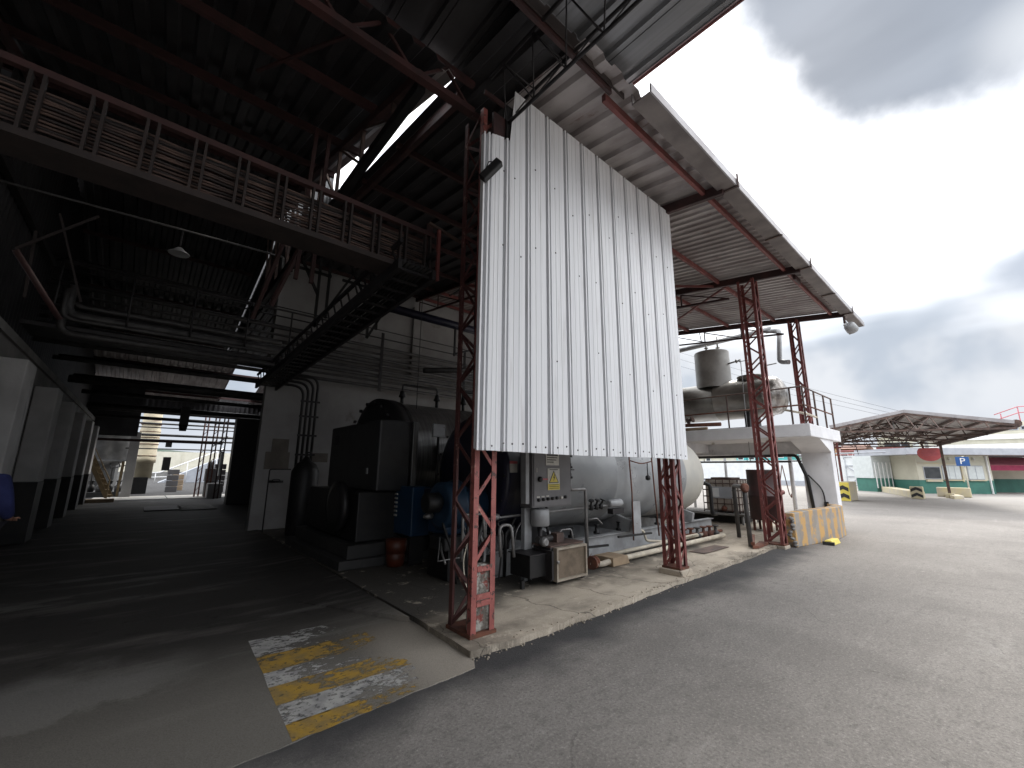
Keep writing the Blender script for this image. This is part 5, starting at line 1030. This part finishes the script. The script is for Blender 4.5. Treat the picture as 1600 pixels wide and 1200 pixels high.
# kiosk with clutter
kp = thing('gate_portal', 'small red and white portal frame over the pedestrian entrance', 'portal', (50, 7, 0))
for y in (6.9, 4.9): pbar('post', 'cream' if y > 6 else 'rusty', kp, (50.5, y, 0), (50.5, y, 2.9), .16, .16)
pbar('lintel', 'pinkpaint', kp, (50.5, 7.2, 3.0), (50.5, 4.7, 3.0), .2, .14); pbar('lintel', 'redpaint', kp, (50.5, 7.2, 2.75), (50.5, 4.7, 2.75), .12, .08); pbox('board', 'white', kp, (50.45, 4.5, 2.2), (50.5, 5.2, 2.65))
kb = thing('guard_kiosk', 'grey guard kiosk with dark windows in the entrance', 'kiosk', (53.5, 6, 0)); pbox('wall', 'fascia', kb, (53.5, 5.0, 0), (55, 7.6, 2.6)); wk = pbox('window', 'white', kb, (53.44, 5.3, .9), (53.49, 7.0, 2.1)); pbox('pane', 'window', wk, (53.42, 5.35, .95), (53.435, 6.95, 2.05))
def bike(x, y, label, m_):
    t = thing('motorbike', label, 'motorbike', (x, y, 0), 'motorbikes in the entrance')
    for dy in (-.6, .6):
        w1 = MB(); w1.tube([(x, y + dy + .28 * math.cos(a), .32 + .28 * math.sin(a)) for a in [k * math.pi / 8 for k in range(17)]], .05, 6); w1.build('wheel', 'black', t)
        ptube('hub', 'greysteel', t, [(x - .08, y + dy, .32), (x + .08, y + dy, .32)], .05)
    MB().lathe((x, y - .35, .72), (0, 1, .1), [(0, .05), (.1, .14), (.4, .16), (.6, .08)], 12).build('tank', m_, t); pbox('seat', 'black', t, (x - .1, y + .05, .72), (x + .1, y + .65, .8), bevel=.03); pbox('engine', 'pipedark', t, (x - .12, y - .2, .28), (x + .12, y + .2, .6), bevel=.03)
    ptube('fork', 'greysteel', t, [(x, y - .6, .32), (x, y - .35, .95)], .03); ptube('handlebar', 'black', t, [(x - .3, y - .3, 1.0), (x, y - .35, .97), (x + .3, y - .3, 1.0)], .02)
bike(50.0, 5.9, 'dark red motorbike parked in the far entrance', 'redpaint'); bike(50.4, 5.1, 'black motorbike parked nearest the office wall', 'black')
for i, (y, m_) in enumerate(((5.55, 'olddoor'), (5.25, 'brownsteel'), (4.95, 'olddoor'), (6.35, 'cream'))):
    o = ptube('turnstile_post', m_, None, [(49.2, y, 0), (49.25, y, 2.3)], .06); tag(o, ('second from right', 'brown', 'rightmost pale', 'cream')[i] + ' upright post in the far entrance', 'post', 'entrance posts')
# kerbed islands
def island(pts, h, label, m_='kerb', name='traffic_island'):
    o = MB().prism([(x, y, -.01) for x, y in pts], (0, 0, h + .01)).build(name, m_, bevel=.03); return tag(o, label, 'traffic island')
island([(36.4, 3.62), (37.2, 3.2), (50.0, 6.7), (49.0, 7.3)], .42, 'long pale yellow kerb island leading to the entrance')
ie = thing('chevron_block', 'yellow concrete end block with black chevrons at the tip of the kerb island', 'barrier', (36.2, 3.5, 0)); pbox('block', 'kerb', ie, (35.9, 3.15, 0), (36.35, 3.75, .75), bevel=.04)
def chev(par, x, yc, z0_, wd, n, st_):
    for i in range(n):
        z = z0_ + i * st_; t_ = st_ * .5
        for s_ in (1, -1): MB().prism([(x, yc, z + wd * .55), (x, yc + s_ * wd, z), (x, yc + s_ * wd, z + t_), (x, yc, z + wd * .55 + t_)][::s_], (-.01, 0, 0)).build('chevron', 'ink', par)
chev(ie, 35.89, 3.45, .08, .26, 2, .34)
island([(38.0, 2.0), (38.6, 1.6), (44, 2.4), (43.5, 3.0)], .2, 'low cream kerb at the foot of the canopy post', 'kerb')
cb2 = thing('chevron_barrier', 'tall yellow concrete block with a black arrow beside the platform post', 'barrier', (30, 5.9, 0))
pbox('block', 'kerb', cb2, (29.8, 5.55, 0), (31.6, 6.15, 1.05), bevel=.05); pbox('yellow_face', 'yellow', cb2, (29.77, 5.57, .02), (29.8, 6.13, 1.02)); chev(cb2, 29.76, 5.85, .1, .24, 2, .42)
tb = tag(MB().box((41.2, 1.35, 0), (41.7, 2.95, .62)).build('concrete_block', 'kerb', bevel=.05), 'plain cream concrete block before the green office base', 'barrier')
bush = MB(); 
# far houses beyond the perimeter wall
for i, (x, y0_, y1_, h, m_, lb) in enumerate(((66, 18.5, 21.5, 4.9, 'teal', 'turquoise house beyond the perimeter wall'), (67, 22.5, 25.5, 4.7, 'teal', 'second turquoise house further left beyond the wall'), (64, 13.4, 15.6, 4.6, 'ochre', 'ochre house beyond the perimeter wall'), (68, 10.6, 13.0, 4.5, 'rooftile', 'brick coloured house beyond the perimeter wall'), (72, 26, 36, 4.6, 'officecream', 'long pale house beyond the left part of the perimeter wall'))):
    hs = thing('house', lb, 'house', (x, y0_, 0)); pbox('wall', m_, hs, (x, y0_, 0), (x + 5, y1_, h)); MB().prism([(x - .3, y0_ - .2, h), (x + 5.3, y0_ - .2, h), (x + 2.5, y0_ - .2, h + .6)], (0, y1_ - y0_ + .4, 0)).build('roof', 'rooftile', hs)
    for k in range(2):
        yy = y0_ + .5 + k * (y1_ - y0_) * .5; wv = pbox('window', 'white', hs, (x - .04, yy, h - 1.5), (x, yy + .8, h - .6)); pbox('pane', 'window', wv, (x - .06, yy + .08, h - 1.42), (x - .041, yy + .72, h - .68))
    pbox('door', 'brownsteel', hs, (x - .05, y0_ + 1.0, 0), (x, y0_ + 1.9, 2.1))
gh = thing('warehouse', 'low far warehouse with a shallow pitched grey roof beyond the gate', 'building', (95, 17, 0)); pbox('wall', 'fascia', gh, (95, 12, 0), (105, 22, 4.6)); MB().prism([(94.5, 11.5, 4.6), (94.5, 22.5, 4.6), (94.5, 16.5, 6.2)], (11, 0, 0)).build('roof', 'galv', gh); pbox('door', 'olddoor', gh, (94.9, 15, 0), (95, 18, 3))
# distant hills line
hm = MB(); ring = []
for i in range(61):
    a = R(-80 + i * 4); rr_ = 380; ring.append((rr_ * math.cos(a), rr_ * math.sin(a), 6 + 7 * abs(math.sin(i * .7)) + random.uniform(0, 2)))
vs = []
for x, y, z in ring: vs += [(x, y, -2), (x, y, z), (x * 1.15, y * 1.15, z * .6)]
fs = []
for i in range(60): a = i * 3; b = a + 3; fs += [(a, b, b + 1, a + 1), (a + 1, b + 1, b + 2, a + 2)]
struct('hills', hm.add(vs, fs, True), 'hill', at=(0, 0, 0))
# power lines
for i, (y0_, z0_, y1_, z1_) in enumerate(((40, 25.0, 4.4, 7.3), (40, 23.6, 4.4, 6.9), (40, 22.2, 4.4, 6.5))):
    pts = [(60 + 0 * t, y0_ + (y1_ - y0_) * t, z0_ + (z1_ - z0_) * t - 2.0 * t * (1 - t)) for t in [k / 20 for k in range(21)]]
    tag(ptube('power_line', 'darksteel', None, pts, .018, 4), ('highest', 'middle', 'lowest')[i] + ' of the thin overhead wires behind the platform railing', 'wire', 'overhead wires')
for i, (y, z) in enumerate(((40, 25.3), (4.4, 7.35))):
    pp = thing('power_pole', ('pole carrying the overhead wires, hidden behind the roof', 'slim pole that ends the overhead wires behind the far canopy')[i], 'pole', (60, y, 0)); ptube('mast', 'oldconc', pp, [(60, y, 0), (60, y, z)], [.18, .12]); pbar('crossarm', 'darksteel', pp, (59, y, z - .5), (61, y, z - .5), .1, .1)

# ------------------------------------------------------------------ PASSAGE, far end
tw = thing('round_tower', 'thick banded beige round column at the far end of the passage', 'column', (.15, 34, 0))
MB().lathe((.15, 34, .9), (0, 0, 1), [(0, .42), (.9, .42), (.9, .50), (1.25, .50), (1.25, .47), (2.9, .50), (2.95, .46), (5.2, .46)], 28).build('shaft', 'beige', tw); pbox('base_box', 'black', tw, (-.55, 33.3, 0), (.42, 34.3, .95)); 
for z in (1.3, 2.0, 2.4, 2.75, 3.2): MB().lathe((.15, 34, .9 + z), (0, 0, 1), [(0, .505), (.04, .505)], 28).build('band', 'rusty', tw)
tag(pbox('square_post', 'shedwall', None, (-.62, 30.2, 0), (-.22, 30.6, 3.4)), 'slim pale square post left of the beige round column', 'post')
si = thing('silo', 'grey steel silo raised on legs behind the pillared wall end', 'silo', (-1.6, 31.5, 0)); MB().lathe((-1.55, 31.5, 1.9), (0, 0, 1), [(-.5, .2), (0, .95), (1.3, .95), (1.32, .98), (1.36, .98), (1.5, .6), (1.55, 0)], 28, cap=False).build('shell', 'galvsilo', si)
for (x, y) in ((-2.3, 30.8), (-.8, 30.8), (-.8, 32.2), (-2.3, 32.2)): pbox('leg', 'stairyellow', si, (x, y, 0), (x + .09, y + .09, 1.9))
pbox('ring_beam', 'olddoor', si, (-2.5, 30.5, 1.85), (-.5, 30.6, 1.92))
stn = thing('steel_stair', 'yellowish steel stair descending beside the silo', 'stairs', (-1.6, 29, 0))
for dx in (0, .5): pbar('stringer', 'stairyellow', stn, (-2.0 + dx * .3, 28.5 + dx, 2.1), (-1.05 + dx * .3, 28.5 + dx, .1), .06, .16)
for i in range(8): pbox('tread', 'stairyellow', stn, (-1.95 + i * .12, 28.5, 1.95 - i * .25), (-1.75 + i * .12, 29.0, 1.98 - i * .25))
ptube('handrail', 'stairyellow', stn, [(-2.0, 28.45, 2.9), (-1.05, 28.45, .95), (-1.05, 28.45, 0)], .025)
tag(pbox('floor_kerb', 'tanwood', None, (-1.68, 26.2, .014), (-.7, 26.6, .16)), 'low brown kerb block at the end of the pillared wall', 'kerb')
tag(pbox('hanging_box', 'black', None, (.95, 33.0, 1.35), (1.32, 33.3, 2.15)), 'black box fixed beside the beige round column', 'box', 'black boxes at the round column'); tag(pbox('hanging_box', 'black', None, (.95, 33.0, 2.75), (1.25, 33.3, 3.1)), 'smaller black box high beside the beige round column', 'box', 'black boxes at the round column')
tag(MB().box((.95, 22.0, 3.3), (1.25, 22.3, 4.05)).lathe((1.1, 22.15, 3.3), (0, 0, -1), [(0, .16), (.25, .12)], 10).build('hanging_valve_box', 'black'), 'black fitting hanging from the pipes above the passage', 'fitting')
dcol = tag(pbox('dark_column', 'black', None, (2.95, 22.0, 0), (3.95, 22.6, 3.75), bevel=.02), 'wide black column right of the bright passage opening', 'column')
for i, (x, y, m_) in enumerate(((2.35, 28.5, 'redpaint'), (2.75, 27.8, 'rusty'), (3.0, 26.5, 'darkred'))):
    lt = thing('pipe_stanchion', ('leftmost thin red stanchion in the bright passage opening', 'rusty stanchion in the middle of the passage opening', 'dark red stanchion next to the black column')[i], 'post', (x, y, 0), 'stanchions in the passage opening')
    for d in ((0, 0), (.18, .1)): ptube('upright', m_, lt, [(x + d[0], y + d[1], 0), (x + d[0], y + d[1], 4.4)], .035)
    for k in range(8): ptube('tie', m_, lt, [(x, y, .3 + k * .5), (x + .18, y + .1, .55 + k * .5)], .015)
eq = thing('pump_set', 'grey machine on a concrete block at the right of the passage opening', 'machine', (2.9, 29, 0)); pbox('block', 'shedwall', eq, (2.75, 27, 0), (3.4, 28.2, .75), bevel=.03); pbox('casing', 'boxgrey', eq, (2.7, 28.3, .8), (3.2, 28.9, 1.5), bevel=.04); MB().lathe((2.9, 28.5, 1.5), (0, 0, 1), [(0, .15), (.35, .15), (.4, .05)], 14).build('cap', 'olddoor', eq); pbox('frame', 'dado', eq, (2.75, 28.25, 0), (3.3, 29, .79))
tag(pbar('tube_lamp', 'white', None, (2.45, 24.5, 2.55), (3.0, 24.5, 3.05), .05, .05), 'pale slanting tube lamp beside the passage opening', 'lamp')
tag(pbox('white_board', 'gatewhite', None, (2.95, 25.4, 1.15), (3.02, 25.9, 2.35)), 'narrow white board on the stanchions by the black column', 'board')
bm = thing('blue_machine', 'blue machine standing in the gap beside the white wall', 'machine', (5, 26, 0)); pbox('body', 'blue', bm, (4.5, 26, 1.15), (6.5, 27.5, 2.0), bevel=.04); pbox('body', 'blue', bm, (4.5, 26, .45), (6.5, 27.5, .95), bevel=.04); pbox('frame', 'black', bm, (4.45, 26.1, .0), (6.5, 27.4, 2.6)) if False else pbox('frame', 'black', bm, (4.6, 26.2, .951), (6.4, 27.4, 1.149)); pbox('top', 'blue', bm, (4.6, 26.1, 2.1), (6.4, 27.4, 3.0), bevel=.03)
for i in range(4): ptube('pipe', 'darksteel', bm, [(4.35 + i * .16, 25.6, 1.3), (4.4 + i * .16, 25.6, 4.5)], .03)
rp = thing('loading_ramp', 'grey ramp with pipe handrail in the daylight beyond the passage', 'ramp', (3, 50, 0)); MB().prism([(1.5, 55, 0), (6.5, 55, 0), (6.5, 55, 2.6)], (0, 2, 0)).build('ramp_body', 'fascia', rp); ptube('handrail', 'white', rp, [(-.5, 54.8, .9), (1.5, 54.8, 1.0), (6.5, 54.8, 3.5)], .06)
for i in range(6): ptube('baluster', 'white', rp, [(i * 1.2, 54.8, 0), (i * 1.2, 54.8, .95 + max(0, (i * 1.2 - 1.5) * .5))], .04)
ptube('lower_rail', 'white', rp, [(-.5, 54.8, .5), (3, 54.8, .6)], .04)
fw = thing('far_yard_wall', 'pale yellowish wall closing the daylight yard beyond the passage', 'wall', (3, 72, 0)); pbox('wall_face', 'yardwall', fw, (-16, 72, 0), (24, 72.4, 3.5)); pbox('base_course', 'oldconc', fw, (-16, 71.9, 0), (24, 71.99, .9))
for i in range(5): pbox('rib', 'yardwall', fw, (-8 + i * 6, 71.9, .9), (-7.8 + i * 6, 71.99, 3.5))
for i, z in enumerate((2.55, 3.05, 3.35, 3.8, 4.05, 4.35)):
    tag(ptube('yard_pipe', 'darksteel' if i % 2 else 'pipedark', None, [(-2, 31 + i * .3, z), (5.5, 31 + i * .3, z + .03)], .035 + .02 * (i % 3), 7), ('lowest', 'second lowest', 'third lowest', 'third highest', 'second highest', 'highest')[i] + ' pipe crossing the bright opening at the far end', 'pipe', 'pipes across the bright opening')
cl = thing('process_skid', 'dark tangle of pumps and pipework under the silo', 'machinery', (-1.4, 31, 0))
pbox('base_frame', 'dado', cl, (-2.4, 30.9, 0), (-.7, 32.6, .25))
for i in range(5):
    MB().lathe((-2.2 + i * .36, 31.2 + (i % 2) * .4, .25), (0, 0, 1), [(0, .14), (.3, .16), (.34, .10), (.5, .08), (.52, .12), (.6, .12)], 10).build('pump', 'black' if i % 2 else 'pipedark', cl)
    ptube('pipe', 'cladding', cl, bend([(-2.2 + i * .36, 31.0, .6), (-2.2 + i * .36, 31.0, 1.2 + .1 * i), (-1.9 + i * .36, 30.9, 1.25 + .1 * i), (-1.9 + i * .33, 30.9, 1.8)], .08), .03)
dbk = thing('dark_backdrop_shed', 'dark open shed behind the silo across the lane', 'building', (-5, 40, 0)); pbox('wall', 'dado', dbk, (-12, 40, 0), (-1.3, 46, 4.2)); pbox('door', 'pipedark', dbk, (-3.2, 39.96, 0), (-2.2, 39.99, 2.2)); pbox('lit_window', 'yardwall', dbk, (-2.0, 39.96, 1.6), (-1.6, 39.99, 2.1)); pbox('roof', 'rack', dbk, (-12.3, 39.6, 4.2), (-1.1, 46.3, 4.35))
for i, (x, y, h) in enumerate(((1.35, 35, 1.5), (1.75, 37, 1.1), (3.6, 33, 1.9))):
    q_ = thing('crate_stack', ('small grey crate stack', 'low brown crate stack', 'tall dark crate stack')[i] + ' standing in the yard beyond the passage', 'crates', (x, y, 0), 'crate stacks in the yard')
    for k in range(int(h / .36)): pbox('crate', ('boxgrey', 'tanwood', 'darksteel')[i], q_, (x, y, k * .36), (x + .6, y + .5, k * .36 + .33), bevel=.02)
# hoses and fittings crowding the boiler fronts
bh = thing('hose_tangle', 'black hoses and small pipes crowding the floor between the boilers', 'hoses', (3.4, 5.2, 0))
for i in range(9):
    x = 3.3 + random.uniform(0, 1.2); y = 4.85 + random.uniform(0, .25)
    ptube('hose', random.choice(('black', 'darksteel', 'pipedark', 'greysteel')), bh, bend([(x, y, .07), (x + random.uniform(-.1, .1), y, random.uniform(.4, .7)), (x + random.uniform(-.3, .3), y + .03, random.uniform(.75, 1.0)), (x + random.uniform(-.2, .4), y + .1, random.uniform(.4, .9))], .18, 5), random.choice((.012, .018, .026)))
for i in range(6):
    x = 5.2 + i * .72; MB().lathe((x, 5.15, .42), (0, 0, 1), [(0, .03), (.0, .06), (.04, .06), (.05, .03), (.14, .025), (.15, .05), (.17, .05)], 8).build('drain_fitting', 'black', bh)
dp1 = thing('door_assembly', 'dark hinged door ring and lugs on the front of the clad boiler', 'door', (3.3, 7.95, 2.4))
for k in range(10):
    a = math.pi * (.05 + k * .1); MB().lathe((3.27, 7.95 + 1.08 * math.cos(a), 1.78 + 1.08 * math.sin(a)), (-1, 0, 0), [(0, .035), (.05, .03)], 6).build('lug', 'darksteel', dp1)
# right side dark partition of the passage beyond the white wall
pt2 = thing('rear_shed_wall', 'dark sheet wall far behind the white wall corner', 'wall', (9, 20, 0)); MB().corr((8.2, 13, 0), (0, 0, 7), (0, 1, 0), 17.5, SIN, .25, (-1, 0, 0)).build('sheet', 'galvdark', pt2, solid=.004)
rr2 = thing('rear_shed_roof', 'shaded roof sheets over the rear bay behind the white wall', 'roof', (5, 18, 7)); MB().corr((2.36, 12.9, 7.3), (0, 11.5, -.6), (1, 0, 0), 6, TRAP, .3, (0, 0, 1)).build('roof_sheet', 'galvdark', rr2, solid=.004)
bands = thing('painted_light_strip', 'strip of daylight on the passage floor, put in as a pale slab', 'light patch', (1, 27, 0)); pbox('strip', 'litfloor', bands, (-1.6, 27.6, .003), (5, 30.5, .02)); pbox('strip_dark_bar', 'dado', bands, (1.2, 27.6, .0205), (1.24, 30.5, .022))  # lit floor at the passage end, painted as a pale strip
for i, (x, y) in enumerate(((.3, 22.2), (1.3, 21.8))): tag(pbox('floor_cover', 'oldconc' if i else 'dado', None, (x, y - 2.0, .0145), (x + 1.1, y, .05)), ('dark', 'pale')[i] + ' flat pit cover in the passage floor', 'pit cover', 'pit covers')

# ------------------------------------------------------------------ PERSON at the left edge
pe = thing('person', 'person in a dark blue work jacket at the left edge, hand at waist height', 'person', (-1.36, 7.6, 0))
def skin(name, pts, edges, rad, m_, par, lvl=2, root=0):
    me = bpy.data.meshes.new(name); off = par.location if par.parent is None else par.parent.location
    me.from_pydata([tuple(V(p) - off) for p in pts], edges, []); ob = bpy.data.objects.new(name, me); COL.objects.link(ob); ob.parent = par
    md = ob.modifiers.new('skin', 'SKIN'); md.use_smooth_shade = True
    for i, r_ in enumerate(rad): me.skin_vertices[0].data[i].radius = r_ if isinstance(r_, tuple) else (r_, r_)
    me.skin_vertices[0].data[root].use_root = True
    sb = ob.modifiers.new('sub', 'SUBSURF'); sb.levels = lvl; sb.render_levels = lvl; me.materials.append(M[m_]); return ob
bx, by = -1.31, 7.6
def Q(rgt, fw_, z): return (bx + rgt * .88 + fw_ * .3, by - rgt * .45 + fw_ * .85, z)   # body frame: right, forward (walking away), up
pts = [Q(0, 0, .95), Q(-.02, .0, 1.15), Q(-.04, .03, 1.36), Q(-.06, .05, 1.47), Q(-.08, .08, 1.56), Q(-.09, .10, 1.66), Q(-.09, .10, 1.74),
       Q(.14, .02, 1.42), Q(.24, -.02, 1.16), Q(.20, .18, 1.0), Q(.20, .24, .985), Q(-.22, .04, 1.40), Q(-.30, .05, 1.14), Q(-.28, .14, .92), Q(-.28, .17, .86),
       Q(.10, 0, .88), Q(.12, .06, .50), Q(.12, -.02, .10), Q(.12, .12, .05), Q(-.10, 0, .88), Q(-.11, -.06, .50), Q(-.11, -.22, .12), Q(-.11, -.10, .05)]
ed = [(0, 1), (1, 2), (2, 3), (3, 4), (4, 5), (5, 6), (2, 7), (7, 8), (8, 9), (9, 10), (2, 11), (11, 12), (12, 13), (13, 14), (0, 15), (15, 16), (16, 17), (17, 18), (0, 19), (19, 20), (20, 21), (21, 22)]
rd = [(.15, .11), (.15, .11), (.17, .12), .07, .055, .085, .075, .075, .055, .038, .03, .075, .055, .038, .03, .095, .065, .045, .04, .095, .065, .045, .04]
body = skin('body', pts, ed, rd, 'skin', pe)
jk = skin('jacket', [pts[i] for i in (0, 1, 2, 3, 7, 8, 9, 11, 12, 13)], [(0, 1), (1, 2), (2, 3), (2, 4), (4, 5), (5, 6), (2, 7), (7, 8), (8, 9)], [(.18, .14), (.18, .14), (.20, .145), .085, .10, .08, .058, .10, .08, .058], 'bluecloth', pe)
tr = skin('trousers', [pts[i] for i in (0, 15, 16, 17, 19, 20, 21)], [(0, 1), (1, 2), (2, 3), (0, 4), (4, 5), (5, 6)], [(.165, .125), .11, .085, .07, .11, .085, .07], 'darkcloth', pe)
hr = MB().lathe(V(Q(-.09, .08, 1.68)), (0, 0, 1), [(-.06, .085), (0, .098), (.06, .09), (.10, .05), (.11, 0)], 14, cap=False).build('hair', 'hair', pe)
hc = V(Q(.20, .24, .985)); fdv = V(Q(0, 1, 0)) - V(Q(0, 0, 0)); rdv = V(Q(1, 0, 0)) - V(Q(0, 0, 0))
for i in range(5):
    a = hc + rdv * (.03 - .016 * i) ; L1 = (.045, .05, .055, .05, .04)[i]
    if i == 0: seq = [a, a + rdv * .025 + fdv * .02 + V((0, 0, .01)), a + rdv * .03 + fdv * .05 + V((0, 0, -.005))]
    else: seq = [a + fdv * .02, a + fdv * (.02 + L1), a + fdv * (.03 + L1) + V((0, 0, -.035))]
    skin('finger', seq, [(0, 1), (1, 2)], [.011, .009, .008], 'skin', body, 1)
for s_ in (.12, -.11):
    f0 = Q(s_, -.05 if s_ > 0 else -.2, .05); f1 = Q(s_, .2 if s_ > 0 else .03, .04); MB().bar(f0, f1, .10, .09).build('shoe', 'black', pe, bevel=.03)
